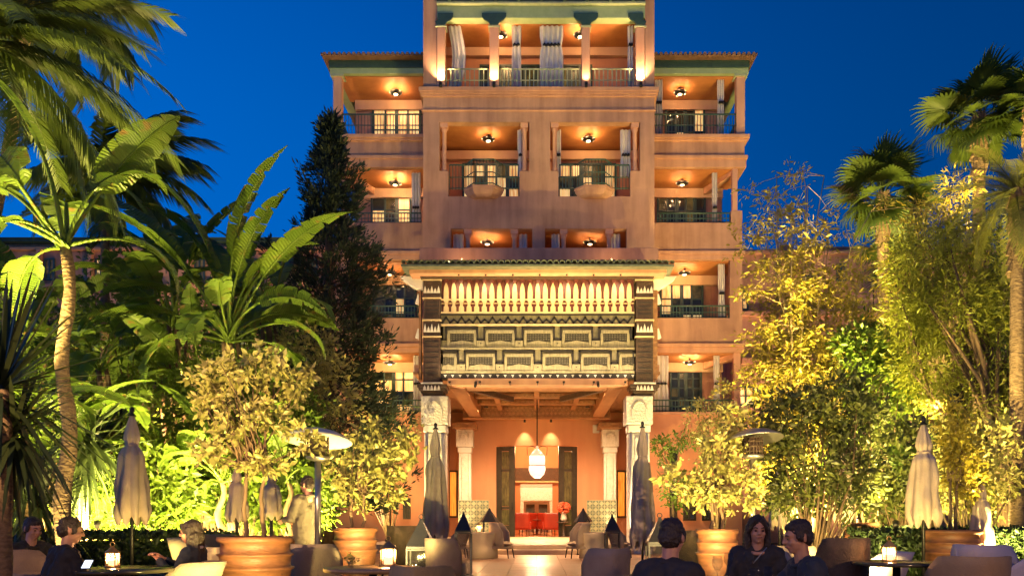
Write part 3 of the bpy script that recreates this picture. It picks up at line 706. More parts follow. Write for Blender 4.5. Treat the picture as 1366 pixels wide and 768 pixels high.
def white_column(cx, cy, zb, ztop, hw_, label=None):
    """square plaster column with blind arch niche under the capital"""
    cap = .95*hw_/.39
    part(MB().box(cx-hw_-.06, cx+hw_+.06, cy-hw_-.06, cy+hw_+.06, ztop-cap, ztop-.002), 'column_head', 'plaster_white', bevel=.02)
    part(MB().box(cx-hw_+.03, cx+hw_-.03, cy-hw_+.03, cy+hw_-.03, zb+.35, ztop-cap-.25), 'shaft', 'plaster_white', bevel=.05)
    part(MB().box(cx-hw_, cx+hw_, cy-hw_, cy+hw_, ztop-cap-.25, ztop-cap-.002), 'column_neck', 'plaster_plain', bevel=.04)
    part(MB().box(cx-hw_-.05, cx+hw_+.05, cy-hw_-.05, cy+hw_+.05, zb, zb+.349), 'column_base', 'plaster_plain', bevel=.02)
    f = cy-hw_-.06; s = hw_/.39
    ar = MB(); pts = [(-.24*s, -.72*s)]+[(-.24*s*math.cos(a)*(1-.12*abs(math.sin(2*a))), -.42*s+.26*s*math.sin(a)) for a in np.linspace(0, PI, 11)]+[(.24*s, -.72*s)]
    ar.strip([(cx+a, ztop+b) for a, b in pts], .05*s, f-.03, f-.001); part(ar, 'arch', 'plaster_plain')
    part(MB().prism_xz([(cx+a*.86, ztop+b) for a, b in pts], f-.008, f-.0005), 'niche', 'plaster_white')
    for xx in (-.27, .27):
        part(MB().tube([(cx+xx*s, f+.07, zb+.35), (cx+xx*s, f+.07, ztop-cap-.3)], .045*s, 8), 'colonnette', 'plaster_plain')
    part(MB().box(cx-.14*s, cx+.14*s, f+.04, f+.068, zb+1.2, ztop-cap-.4), 'carved_panel', 'plaster_white', bevel=.01)
for sg, p in ((-1, 581.5), (1, 851)):
    cxx = X(p, CD); white_column(cxx, CD+.02, 0.0, Z(530, CD), .36)
    q = X(620.5 if sg < 0 else 813.5, 36.6); white_column(q, 36.6, FLOOR, Z(573.5, 36.6), .30)
    zt = Z(573.5, 36.6)
    part(MB().box(q-.42, q+.42, 36.2, 37.1, zt+.001, zt+.3), 'capital', 'wood_mid', bevel=.03); part(MB().box(q-.52, q+.52, 36.1, 37.2, zt+.301, CEIL-.4), 'capital', 'wood_mid', bevel=.03)
# coffered porch ceiling
cl = MB().box(-3.95, 3.95, CD+.3, BW, CEIL+.42, CEIL+.5).build('porch_ceiling', M['wood_mid'], porch)
for (a, c, y0, y1, zb) in ((X(598, CD)+.0, X(598, CD)+.5, CD+.46, 36.0, CEIL-.02), (X(834, CD)-.5, X(834, CD), CD+.46, 36.0, CEIL-.02), (X(598, CD), X(834, CD), 35.4, 36.0, CEIL-.04), (X(598, CD)+.5, X(834, CD)-.5, CD+.46, CD+1.2, CEIL)):
    part(MB().box(a, c, y0+.001, y1, zb, CEIL+.419), 'ceiling_beam', 'wood_beam', bevel=.04)
for yy in (29.6, 31.4, 33.2):
    part(MB().box(X(598, CD)+.5, X(834, CD)-.5, yy, yy+.22, CEIL+.22, CEIL+.418), 'coffer_rib', 'wood_beam', bevel=.02)
for xx in (-1.5, 0, 1.5):
    part(MB().box(xx-.1, xx+.1, CD+1.2, 35.4, CEIL+.25, CEIL+.417), 'coffer_rib', 'wood_beam', bevel=.02)
for sg in (-1, 1):
    for (a, b) in (((sg*2.15, 28.5), (sg*.9, 31.0)),):
        m = MB(); d = Vector((b[0]-a[0], b[1]-a[1], 0)); m.cbox(((a[0]+b[0])/2, (a[1]+b[1])/2, CEIL+.12), (.16, d.length, .18), (0, 0, math.atan2(d.y, d.x)-PI/2)); part(m, 'brace', 'wood_dark')
for (yy, zz) in ((29.5, CEIL+.20), (31.3, CEIL+.20), (33.1, CEIL+.20)):
    q = MB(); 
    for i in range(26): q.cbox((-2.35+i*.19, yy, zz+.12), (.10, .05, .10), (0, PI/4, 0))
    o = part(q, 'rib_carving', 'wood_mid'); o['kind'] = 'stuff'
for sg in (-1, 1):
    q = MB()
    for i in range(36): q.cbox((sg*2.36, CD+1.3+i*.19*1.15, CEIL+.2), (.05, .12, .12), (PI/4, 0, 0))
    o = part(q, 'beam_carving', 'wood_mid'); o['kind'] = 'stuff'
# wooden frieze along the back wall, walls
part(MB().box(-3.05, 3.05, 35.27, 35.39, Z(556, 35.3), CEIL+.41), 'frieze', 'wood_mid', bevel=.02)
part(MB().box(-3.05, 3.05, 35.2, 35.39, Z(558.8, 35.3), Z(556.2, 35.3)), 'frieze_moulding', 'wood_beam', bevel=.01)
q = MB()
for i in range(34):
    x = -2.85+i*.173; q.cbox((x, 35.25, Z(551, 35.3)), (.085, .06, .085), (0, PI/4, 0)); q.box(x-.05, x+.05, 35.23, 35.269, Z(545, 35.3), Z(542, 35.3)); q.cbox((x+.086, 35.25, Z(547, 35.3)), (.04, .05, .04), (0, PI/4, 0))
o = part(q, 'frieze_relief', 'wood_beam'); o['kind'] = 'stuff'
dz1 = Z(594, BW); dx0, dx1 = X(662, BW), X(770, BW)
bw = wall_cells(MB(), -5.3, 5.3, .0, CEIL+.5, [(dx0, dx1, FLOOR-.05, dz1)], BW, BW+.35); part(bw, 'back_wall', 'porch_wall')
for sg in (-1, 1):
    part(MB().box(sg*4.6, sg*5.3, BD+.004, BW-.001, 0, CEIL+.5), 'side_wall', 'porch_wall')
part(MB().box(-3.95, 3.95, CD+.5, TD+.298, CEIL+.51, CEIL+.75), 'porch_roof_slab', 'stucco')
part(MB().box(-3.95, 3.95, TD+.3, BW, CEIL+.51, CEIL+.75), 'floor_slab', 'stucco')
for sg in (-1, 1):                           # curtained side windows by the back columns
    a, c = (X(588, BW), X(611, BW)) if sg < 0 else (X(822, BW), X(846, BW))
    f = window(porch, a, c, Z(690, BW), Z(627, BW), BW-.002, 2, 1, M['wood_dark'], 'lit_gold' if 'lit_gold' in M else 'lit')
# open glazed doors
for sg in (-1, 1):
    a = dx0 if sg < 0 else dx1; b = a-sg*.72
    th = .35
    d = thing('glazed_door', (a, BW+.1, FLOOR), 0, ('left' if sg < 0 else 'right')+' leaf of the tall dark glazed door standing open at the back of the porch', 'door')
    m = MB(); W_ = .86; H_ = dz1-FLOOR-.04
    for (u0, u1, v0, v1) in ((0, .26, 0, H_), (W_-.26, W_, 0, H_), (.2, W_-.2, 0, .5), (.2, W_-.2, H_-.22, H_), (.2, W_-.2, H_*.30, H_*.30+.14), (.2, W_-.2, H_*.72, H_*.72+.12)):
        m.box(u0, u1, -.03, .03, v0+.01, v1)
    fr = m.build('door_frame', M['door'], d, world=False)
    for (v0, v1) in ((.5, H_*.30), (H_*.30+.14, H_*.72), (H_*.72+.12, H_-.22)):
        MB().box(.2, W_-.2, -.008, .008, v0+.01, v1).build('pane', M['door_glass'] if 'door_glass' in M else M['dim'], d, world=False)
    MB().tube([(W_-.1, -.07, 1.2), (W_-.1, -.07, 1.5)], .018, 8).build('handle', M['black'], d, world=False)
    d.rotation_euler = (0, 0, math.radians(-16) if sg < 0 else math.radians(196))
# two ceiling spots washing the back wall, lanterns etc
for k, p in enumerate((700, 735)):
    x = X(p, BW-.3); tt = thing('wall_washer', (x, BW-.45, Z(563, BW-.4)), 0, ['left', 'right'][k]+' small spotlight over the door throwing a cone of light down the wall', 'spotlight', 'two spotlights over the porch door')
    MB().tube([(x, BW-.45, Z(563, BW-.4)+.18), (x, BW-.45, Z(563, BW-.4))], .05, 10).build('can', M['black'], tt)
    MB().tube([(x, BW-.45, Z(563, BW-.4)+.14), (x, BW-.0, Z(563, BW-.4)+.14)], .02, 6).build('arm', M['black'], tt)
    light('SPOT', (x, BW-.45, Z(563, BW-.4)-.03), 170, CREAM, (x, BW-.05, 4.35), 58, .9, .02, tt)
b = thing('alarm_box', (X(795, BW), BW-.1, Z(570, BW)), 0, 'small white box high on the salmon wall at the right of the door', 'box'); MB().cbox((X(795, BW), BW-.09, Z(572, BW)), (.3, .16, .36)).build('housing', M['plaster_plain'], b, bevel=.03)
# hanging lantern
LXp, LDp = X(716.5, 32), 32.0
ln = thing('hanging_lantern', (LXp, LDp, CEIL+.2), 0, 'white drum lantern hanging on a thin rod in front of the door', 'lantern')
MB().tube([(LXp, LDp, CEIL+.4), (LXp, LDp, Z(597, LDp))], .022, 8).build('rod', M['black'], ln)
m = MB(); zc = Z(598, LDp)
m.lathe([(.03, .1), (.06, .05), (.03, 0), (.12, -.06), (.2, -.16), (.29, -.27), (.0, -.272)], (LXp, LDp, zc), 18)
m.build('lantern_cap', emit_mat('pink_lamp_cap', (1, .5, .35, 1), .8), ln)
for (a, c) in ((-.275, -.62), (-.65, -.97)): MB().lathe([(.29, a), (.30, (a+c)/2), (.29, c), (0, c-.001)] if a > -.5 else [(.30, a), (.315, a-.14), (.26, c), (.14, c-.11), (0, c-.112)], (LXp, LDp, zc), 22).build('lamp_glass', M['glass_lamp'], ln)
MB().lathe([(.31, -.62), (.32, -.635), (.31, -.65)], (LXp, LDp, zc), 22).build('band', M['wood_red'], ln)
for sg in (-1, 1): MB().tube([(LXp, LDp, zc+.02), (LXp+sg*.2, LDp, zc+.1), (LXp+sg*.38, LDp, zc+.06), (LXp+sg*.36, LDp, zc-.25)], .014, 6).build('scroll', M['black'], ln)
light('POINT', (LXp, LDp, zc-1.14), 300, CREAM, r=.03, parent=ln)
# ---- hall behind the door
hall = thing('entrance_hall', (0, 44, 0), 0, 'orange entrance hall seen through the open door, with a pale arched niche at its end', 'hall')
def hp(mb, n, m, **k): return mb.build(n, m if not isinstance(m, str) else M[m], hall, **k)
hp(MB().box(-3.5, 3.5, BW-.2, 53, .0, FLOOR-.004), 'hall_floor', mat('polished_hall_floor', (.62, .30, .13, 1), (.5, .2, .08, 1), .18, 2))
hp(MB().box(-3.5, 3.5, BW+.36, 53, 5.2, 5.4), 'hall_ceiling', 'porch_wall')
for sg in (-1, 1): hp(MB().box(sg*2.6, sg*3.5, BW+.36, 53, FLOOR, 5.2), 'hall_wall', 'porch_wall')
D3 = 43.0
hp(wall_cells(MB(), -2.6, 2.6, FLOOR, 5.2, [(X(694, D3), X(737, D3), FLOOR, Z(645, D3))], D3, D3+.3), 'arch_wall', 'porch_wall')
hp(MB().box(-2.55, 2.55, D3-.25, D3-.002, Z(641, D3), Z(624, D3)), 'hall_beam', 'wood_dark'); hp(MB().box(-2.55, 2.55, D3-.3, D3-.002, Z(643.5, D3), Z(641.3, D3)), 'hall_rail', 'wood_pale')
D4 = 49
hp(MB().box(-2.6, 2.6, D4+1.5, D4+1.7, FLOOR, 5.2), 'end_wall', 'plaster_plain')
hp(MB().box(-1.1, 1.1, D4, D4+.3, Z(668, D4), Z(650, D4)), 'niche_canopy', 'plaster_white', bevel=.06)
for sx_ in (-1, 1): hp(MB().box(sx_*.75, sx_*1.1, D4, D4+.4, FLOOR, Z(668, D4)-.002), 'niche_post', 'plaster_white', bevel=.03)
for sx_ in (-1, 1): hp(MB().box(sx_*.12, sx_*.62, D4+.6, D4+.7, Z(700, D4), Z(672, D4)), 'dark_picture', 'panel_dark')
light('POINT', (0, 40.0, 4.4), 700, WARM, r=.04); light('POINT', (0, 46.5, 3.9), 700, CREAM, r=.04)
red = mat('red_leather', (.42, .035, .012, 1), (.30, .02, .008, 1), .35, 3)
def red_chair(x, y, rz, lab):
    t = thing('red_armchair', (x, y, FLOOR), rz, lab, 'armchair', 'red armchairs in the hall')
    MB().box(-.34, .34, -.3, .32, .28, .46).build('seat', red, t, world=False, bevel=.05)
    MB().cbox((0, .34, .70), (.72, .12, .72), (-.12, 0, 0)).build('backrest', red, t, world=False, bevel=.05)
    for s in (-1, 1):
        MB().box(s*.34, s*.44, -.28, .34, .28, .64).build('armrest', red, t, world=False, bevel=.04)
        for yy in (-.24, .26): MB().tube([(s*.34, yy, .28), (s*.36, yy, 0)], [.03, .02], 8).build('leg', M['wood_dark'], t, world=False)
red_chair(X(704, 41.5), 41.5, PI+.3, 'red leather armchair in the hall, left of the centre aisle'); red_chair(X(729, 41.5), 41.5, PI-.3, 'red leather armchair in the hall, right of the centre aisle')
red_chair(X(694, 39.2), 39.2, PI+.25, 'red leather armchair just inside the door at the left'); red_chair(X(738, 39.2), 39.2, PI-.25, 'red leather armchair just inside the door at the right')
tb = thing('hall_table', (0, 41.6, FLOOR), 0, 'small dark round table between the red armchairs', 'table'); MB().lathe([(.3, 0), (.05, .04), (.05, .68), (.5, .7), (.5, .74)], (0, 41.6, FLOOR), 18).build('top', M['wood_red'], tb)
fl = thing('flower_bouquet', (X(752, 37), 37, 1.0), 0, 'round bouquet of coral red flowers by the right door leaf', 'flowers')
m = MB()
for i in range(90):
    v = Vector((random.gauss(0, 1), random.gauss(0, 1), random.gauss(0, 1))).normalized()*.26
    m.lathe([(0, -.05), (.05, -.03), (.06, .02), (.03, .05)], (X(752, 37)+v.x, 37+v.y, Z(677, 37)+v.z*.85), 6)
m.build('blooms', mat('coral_petals', (.7, .13, .05, 1), (.55, .08, .03, 1), .6, 20), fl)
MB().lathe([(.1, 0), (.14, .1), (.1, .32), (.13, .4)], (X(752, 37), 37, Z(693, 37)-.05), 14).build('vase', M['plaster_plain'], fl)
st = MB().lathe([(.25, 0), (.05, .03), (.05, .6), (.28, .62), (.28, .66)], (X(752, 37), 37, FLOOR), 14); st2 = thing('pedestal_table', (X(752, 37), 37, FLOOR), 0, 'small dark pedestal table carrying the coral bouquet', 'table'); st.v = [(v[0], v[1], v[2]) for v in st.v]; st.build('top', M['wood_dark'], st2)
# tiled low walls flanking the door
zel = mat('zellige_ground', (.13, .16, .11, 1), (.09, .11, .08, 1), .3, 6); zel2 = mat('zellige_light', (.34, .34, .2, 1), (.26, .27, .16, 1), .3, 6)
for sg, (a, c) in ((-1, (612, 652)), (1, (783, 822))):
    D = 35.6; tt = thing('tiled_screen', (X((a+c)/2, D), D, FLOOR), 0, 'low screen of grey green patterned tiles at the '+('left' if sg < 0 else 'right')+' of the porch door', 'screen', 'tiled screens in the porch')
    x0, x1 = X(a, D), X(c, D); z1 = Z(667, D)
    MB().box(x0, x1, D, D+.18, FLOOR, z1).build('slab', zel, tt)
    nx, nz = 5, 6; cw = (x1-x0)/nx; ch = (z1-FLOOR)/nz
    tl = MB().prism_xz([(0, -.11), (.05, -.05), (.11, 0), (.05, .05), (0, .11), (-.05, .05), (-.11, 0), (-.05, -.05)], -.02, -.002).mesh('tile', zel2)
    for i in range(nx):
        for j in range(nz): inst('tile', tl, tt, (x0+cw*(i+.5)-X((a+c)/2, D), 0, ch*(j+.5)))
    g_ = MB()
    for i in range(nx+1): g_.box(x0+cw*i-.012, x0+cw*i+.012, D-.008, D-.001, FLOOR, z1)
    for j in range(nz+1): g_.box(x0, x1, D-.012, D-.009, FLOOR+ch*j-.012, FLOOR+ch*j+.012)
    g_.build('border', zel2, tt)
# lamps that light the porch and the panel
def downlight(x, y, z, W, lab, tgt=None, ang=110, col=WARM):
    t = thing('downlight', (x, y, z), 0, lab, 'downlight', 'small recessed lights in the porch')
    MB().lathe([(.07, 0), (.09, -.01), (.09, -.05), (.07, -.05)], (x, y, z), 12).build('ring', M['black'], t)
    light('SPOT', (x, y, z-.07), W, CREAM, tgt or (x, y, 0), ang, .9, .05, t)
for (x, y) in ((-2.0, 29.0), (2.0, 29.0), (-2.0, 33.6), (2.0, 33.6)):
    downlight(x, y, CEIL+.2, 2500, 'small '+{(-2., 29.): 'front left', (2., 29.): 'front right', (-2., 33.6): 'rear left', (2., 33.6): 'rear right'}[(x, y)]+' downlight in the porch ceiling', ang=150)
for k, p in enumerate((600, 640, 680, 717, 752, 792, 834)):
    x = X(p, 26.1)
    t = thing('panel_uplight', (x, 26.05, Z(507, 26.1)), 0, ['leftmost', 'second', 'third', 'middle', 'fifth', 'sixth', 'rightmost'][k]+' small uplight from the left on the beam below the carved panel', 'uplight', 'uplights along the beam under the carved panel')
    MB().tube([(x, 26.05, Z(511, 26.1)), (x, 26.05, Z(508.5, 26.1))], [.035, .04], 10).build('can', M['black'], t)
    MB().tube([(x, 26.05, Z(511, 26.1)), (x, 26.56, Z(511, 26.1))], .012, 6).build('arm', M['black'], t)
    light('SPOT', (x, 26.05, Z(507, 26.1)), 85, (1, .74, .42), (x, 26.75, Z(440, 26.7)), 120, .8, .03, t)

for k, p in enumerate((612, 648, 684, 720, 756, 792, 828)):          # small lights added under the eave to brighten the pointed slats
    x = X(p, 26.15); zz = Z(365.5, 26.15)
    t = thing('added_eave_light', (x, 26.15, zz), 0, ['leftmost', 'second', 'third', 'middle', 'fifth', 'sixth', 'rightmost'][k]+' added tiny downlight from the left under the canopy eave', 'downlight', 'added downlights under the canopy eave')
    MB().tube([(x, 26.15, zz+.02), (x, 26.15, zz-.05)], .03, 8).build('can', M['black'], t)
    light('SPOT', (x, 26.15, zz-.07), 42, (1, .72, .38), (x, 26.75, zz-1.1), 130, .9, .03, t)

for sg in (-1, 1):                                                   # two spots added on the lintel to brighten steps, tables and floor
    x = sg*1.9; t = thing('added_lintel_light', (x, 26.4, 5.25), 0, ('left' if sg < 0 else 'right')+' spotlight added on the porch lintel to brighten the steps', 'spotlight')
    MB().tube([(x, 26.52, 5.36), (x, 26.3, 5.2)], .045, 8).build('can', M['black'], t)
    light('SPOT', (x, 26.26, 5.15), 1050, WARM, (x*1.1, 21.5, 0), 100, .8, .06, t)

for sg, p in ((-1, 581.5), (1, 851)):
    x = X(p, CD); t = thing('column_spotlight', (x+sg*.1, 25.7, 0), 0, 'small ground spotlight at the foot of the '+('left' if sg < 0 else 'right')+' white porch column', 'spotlight')
    MB().tube([(x+sg*.1, 25.65, .02), (x+sg*.1, 25.7, .16)], .06, 10).build('can', M['black'], t)
    light('SPOT', (x+sg*.1, 25.72, .2), 950, (1, .74, .45), (x, 26.7, 3.2), 95, .9, .05, t)
    x2 = X(620.5 if sg < 0 else 813.5, 36.6); light('SPOT', (x2, 35.2, FLOOR+.15), 260, CREAM, (x2, 36.4, 3.2), 70, .9, .05)

for sg in (-1, 1):  # unseen lights added to lift the dark parapet band
    x = sg*2.4; t = thing('added_roof_light', (x, 27.3, 9.25), 0, ('left' if sg < 0 else 'right')+' small light added on the canopy roof to brighten the parapet', 'spotlight')
    MB().tube([(x, 27.3, 9.2), (x, 27.3, 9.42)], .05, 8).build('can', M['black'], t)
    light('POINT', (x, 27.25, 9.55), 38, WARM, r=.03, parent=t)
# ================================================================ FLOODLIGHTS ON THE FACADE
def floodlight(x, y, z, tgt, W, lab, ang=70, col=(1, .60, .32), pole=True, blend=.9):
    t = thing('floodlight', (x, y, 0), 0, lab, 'floodlight', 'garden floodlights on the facade')
    MB().tube([(x, y, 0), (x, y, z-.12)], .03, 8).build('pole', M['black'], t)
    d = (Vector(tgt)-Vector((x, y, z))).normalized()
    MB().tube([Vector((x, y, z))-d*.16, Vector((x, y, z))], [.09, .13], 12).build('head', M['black'], t)
    light('SPOT', Vector((x, y, z))+d*.03, W, col, tgt, ang, blend, .1, t)
floodlight(-8.6, 19.5, 4.2, (-1.0, 30, 11), 1250, 'black floodlight on a pole among the left planting', 80)
floodlight(8.6, 19.5, 4.2, (1.0, 30, 11), 1250, 'black floodlight on a pole among the right planting', 80)
floodlight(-10.5, 25, 1.2, (-6.5, 31, 10), 1200, 'black floodlight low among the left shrubs', 90)
floodlight(9.5, 25, 1.2, (6.2, 31, 10), 1250, 'black floodlight low among the right shrubs', 90)
for sg in (-1, 1):
    floodlight(sg*5.4, 25.6, .4, (sg*3.3, 27.2, 4.5), 1100, 'short black floodlight by the '+('left' if sg < 0 else 'right')+' porch column', 60, CREAM)
    floodlight(sg*4.9, 28.3, .4, (sg*5.0, 31.0, 4.0), 420, 'short black floodlight against the '+('left' if sg < 0 else 'right')+' ground floor wall', 110, WARMER)

floodlight(-13, 34, .6, (-12.5, 40, 9), 6000, 'black floodlight in front of the left garden wing', 130)
floodlight(12.5, 33, .6, (13, 38, 8.5), 9000, 'black floodlight in front of the right garden wing', 130)

for sg in (-1, 1): floodlight(sg*7.6, 15.6, 3.3, (sg*1.5, 23.5, .3), 1500, 'floodlight added on a pole in the '+('left' if sg < 0 else 'right')+' planting, turned to the steps', 70, WARM)  # added to light the step chairs from the camera side
# ================================================================ NEIGHBOURING WINGS
def side_building(name, x0, x1, D, ytop, rows, label, roof=None):
    b = thing(name, ((x0+x1)/2, D, 0), 0, label, 'building')
    MB().box(x0, x1, D, D+8, 0, Z(ytop, D)).build('wall', M['stucco'], b)
    for (ya, yb) in rows:
        MB().box(x0, x1, D-.22, D-.002, Z(yb, D), Z(ya, D)).build('cornice', M['stucco_light'], b, bevel=.02)
    if roof:
        MB().box(x0, x1, D-.5, D+8, Z(ytop, D)+.002, Z(ytop-3, D)).build('eave', M['green'], b)
        m = MB(); z = Z(ytop-3, D); m.add([(x0, D-.7, z+.003), (x1, D-.7, z+.003), (x1, D+8, z+.003), (x0, D+8, z+.003), (x0, D+2, z+.8), (x1, D+2, z+.8), (x1, D+8, z+.8), (x0, D+8, z+.8)], [(0,1,5,4),(4,5,6,7),(0,3,2,1),(1,2,6,5),(0,4,7,3),(2,3,7,6)]); m.build('roof', M[roof], b)
    return b
RB = 38.0
rb = side_building('garden_wing', X(988, RB), X(1420, RB), RB, 333, ((336, 340), (416, 422), (478, 486)), 'lower terracotta wing behind the right trees with small lit windows')
MB().box(X(1045, RB), X(1063, RB), RB+.5, RB+1.2, Z(333, RB), Z(322, RB)).build('chimney', M['stucco'], rb)
MB().box(X(1066, RB), X(1150, RB), RB+.1, RB+4, Z(333, RB)+.01, Z(328, RB)).build('roof', M['rooftile'], rb)
for (a, c, ya, yb, p) in ((1070, 1084, 368, 390, 'lit'), (1115, 1128, 352, 376, 'dim'), (982, 998, 388, 414, 'lit'), (1146, 1166, 432, 462, 'dim'), (1180, 1198, 436, 462, 'darkpane'), (1072, 1086, 440, 470, 'dim'), (983, 1006, 515, 541, 'lit'), (1230, 1250, 380, 410, 'dim'), (1145, 1175, 510, 545, 'dim')):
    window(rb, X(a, RB), X(c, RB), Z(yb, RB), Z(ya, RB), RB-.001, 2, 2, None, [p])
LB = 40.0
lb = side_building('garden_wing', X(-120, LB), X(440, LB), LB, 326, ((331, 335), (380, 386), (440, 446)), 'lower terracotta wing behind the left palms under a green eave', 'green')
for px in (8, 60, 128, 196, 260, 330, 366, 410):
    window(lb, X(px, LB), X(px+14, LB), Z(374, LB), Z(345, LB), LB-.001, 2, 2, None, ['lit' if px in (128, 366, 8) else 'dim'])
    MB().box(X(px-7, LB), X(px-2, LB), LB-.3, LB-.003, Z(380, LB)+.002, Z(335.2, LB)).build('pilaster', M['col'], lb)

# ================================================================ PLANTING
def leaf_arrays(C, Dr, size, asp=.42, fold=.25, jit=.42):
    """C centres, Dr leaf directions (N,3); one folded diamond each"""
    N = len(C); s = (size*(1+jit*rng.standard_normal(N))).clip(size*.4, size*2)[:, None]
    Dr = Dr/np.linalg.norm(Dr, axis=1, keepdims=True)
    r = rng.standard_normal((N, 3)); r[:, 2] *= .5
    side = np.cross(Dr, r); side /= np.linalg.norm(side, axis=1, keepdims=True)+1e-9
    nrm = np.cross(side, Dr)
    base = C-Dr*s*.5; tip = C+Dr*s*.5
    mid = C+Dr*s*.02
    l = mid+side*s*asp*.5+nrm*s*fold*asp; rr = mid-side*s*asp*.5+nrm*s*fold*asp
    V = np.stack([base, l, tip, rr], 1).reshape(-1, 3)
    i = np.arange(N)*4
    Fc = np.concatenate([np.stack([i, i+1, i+2], 1), np.stack([i, i+2, i+3], 1)], 1).reshape(-1, 3)
    return V, Fc
def np_mesh(name, V, Fc, m):
    me = bpy.data.meshes.new(name); n = len(Fc)
    me.vertices.add(len(V)); me.vertices.foreach_set('co', np.asarray(V, dtype=np.float32).ravel())
    k = Fc.shape[1]
    me.loops.add(n*k); me.loops.foreach_set('vertex_index', Fc.astype(np.int32).ravel())
    me.polygons.add(n); me.polygons.foreach_set('loop_start', np.arange(n, dtype=np.int32)*k); me.polygons.foreach_set('loop_total', np.full(n, k, dtype=np.int32))
    me.update(calc_edges=True); me.materials.append(m); return me
def clumps(blobs, nclump, per, sig, shell=.55):
    """points in small clumps spread towards the outside of ellipsoid blobs (cx,cy,cz,rx,ry,rz)"""
    B = np.array(blobs, float); wgt = B[:, 3]*B[:, 4]*B[:, 5]; wgt = wgt**.7; wgt /= wgt.sum()
    k = rng.choice(len(B), nclump, p=wgt)
    d = rng.standard_normal((nclump, 3)); d /= np.linalg.norm(d, axis=1, keepdims=True)
    rad = (shell+(1-shell)*rng.random(nclump)**.7)[:, None]
    cc = B[k, :3]+d*rad*B[k, 3:6]*(.85+.3*rng.random((nclump, 1)))
    cnt = rng.integers(max(1, int(per*.4)), int(per*1.6)+1, nclump)
    C = np.repeat(cc, cnt, 0); O = np.repeat(d, cnt, 0)
    off = rng.standard_normal(C.shape)*sig
    return C+off, O*.6+off/sig*.7, cc
def crown(parent, blobs, nclump, per, sig, size, m, asp=.42, droop=-.2, name='crown', shell=.55):
    C, O, cc = clumps(blobs, nclump, per, sig, shell)
    O[:, 2] += droop; V, Fc = leaf_arrays(C, O+rng.standard_normal(O.shape)*.4, size, asp)
    V = V-np.array(org(parent))
    o = bpy.data.objects.new(name, np_mesh(name, V, Fc, m)); COL.objects.link(o); o.parent = parent; KIDS.setdefault(parent.name, []).append(o)
    return o, cc
def limbs(parent, base, cc, n, r0, m, fork=None, name='branch', wob=.12):
    mb = MB(); fork = fork or base
    idx = rng.choice(len(cc), min(n, len(cc)), replace=False)
    for i in idx:
        e = Vector(cc[i]); s = Vector(fork)+Vector((random.gauss(0, .03), random.gauss(0, .03), random.uniform(-.2, .15)*r0*8))
        mid = s.lerp(e, .5)+Vector((random.gauss(0, wob), random.gauss(0, wob), random.uniform(0, wob)))*(e-s).length*.5
        mb.tube([s, s.lerp(mid, .6), mid, mid.lerp(e, .6)+Vector((0, 0, .02)), e], [r0*.55, r0*.42, r0*.3, r0*.18, r0*.07], 5)
    return mb.build(name, m, parent, fix=False)
L_ = {}
L_['lit'] = leaf_mat('garden_leaf', (.07, .13, .014, 1), (.15, .22, .025, 1), .4)
L_['banana'] = leaf_mat('banana_leaf', (.08, .15, .018, 1), (.15, .22, .03, 1), .42, .4)
L_['palm'] = leaf_mat('palm_leaflet', (.05, .085, .015, 1), (.10, .14, .02, 1), .3)
L_['date'] = leaf_mat('date_palm_leaflet', (.12, .14, .025, 1), (.20, .20, .05, 1), .3)
L_['dark'] = leaf_mat('dark_leaf', (.018, .035, .012, 1), (.04, .065, .02, 1), .2)
L_['conifer'] = leaf_mat('conifer_sprig', (.018, .034, .019, 1), (.042, .06, .03, 1), .12, .6)
L_['yucca'] = leaf_mat('yucca_blade', (.02, .035, .014, 1), (.045, .06, .02, 1), .15)
L_['citrus'] = leaf_mat('highlit_shrub_leaf', (.18, .19, .04, 1), (.52, .47, .16, 1), .3, .35, (.85, .76, .44, 1))  # palest ramp colour paints cream highlights on some leaves
L_['bamboo'] = leaf_mat('yellow_feathery_leaf', (.22, .20, .02, 1), (.46, .36, .05, 1), .35)
L_['acacia'] = leaf_mat('light_green_leaf', (.16, .20, .018, 1), (.31, .32, .035, 1), .4)
L_['mixed'] = leaf_mat('variegated_leaf', (.03, .05, .012, 1), (.12, .13, .03, 1), .25, .4, (.30, .27, .09, 1))
def veined(m):
    nt = m.node_tree; N = nt.nodes.new; L = nt.links.new; p = nt.nodes['Principled BSDF']
    tc = N('ShaderNodeTexCoord'); wv = N('ShaderNodeTexWave'); wv.inputs['Scale'].default_value = 9; wv.inputs['Distortion'].default_value = 1.5; L(tc.outputs['Object'], wv.inputs['Vector'])
    b = N('ShaderNodeBump'); b.inputs['Strength'].default_value = .5; b.inputs['Distance'].default_value = .02; L(wv.outputs['Fac'], b.inputs['Height']); L(b.outputs[0], p.inputs['Normal'])
    n = N('ShaderNodeTexNoise'); n.inputs['Scale'].default_value = 5; n.inputs['Detail'].default_value = 7; L(tc.outputs['Object'], n.inputs['Vector'])
    mr = N('ShaderNodeMapRange'); mr.inputs['From Min'].default_value = .60; mr.inputs['From Max'].default_value = .68; L(n.outputs['Fac'], mr.inputs['Value'])
    src = p.inputs['Base Color'].links[0].from_socket; mx = N('ShaderNodeMix'); mx.data_type = 'RGBA'; mx.inputs[7].default_value = (.20, .12, .04, 1); L(mr.outputs[0], mx.inputs[0]); L(src, mx.inputs[6]); L(mx.outputs[2], p.inputs['Base Color'])
veined(L_['banana'])
bark = mat('brown_bark', (.16, .10, .055, 1), (.07, .045, .028, 1), .9, 9, bump=1, bscale=20, stretch=(1, 1, .4))
palmbark = mat('palm_bark', (.24, .16, .09, 1), (.10, .065, .035, 1), .9, 14, bump=1.2, bscale=14, stretch=(1, 1, 2.2))
petiole = mat('green_leaf_stalk', (.14, .16, .04, 1), (.09, .11, .025, 1), .5, 3)

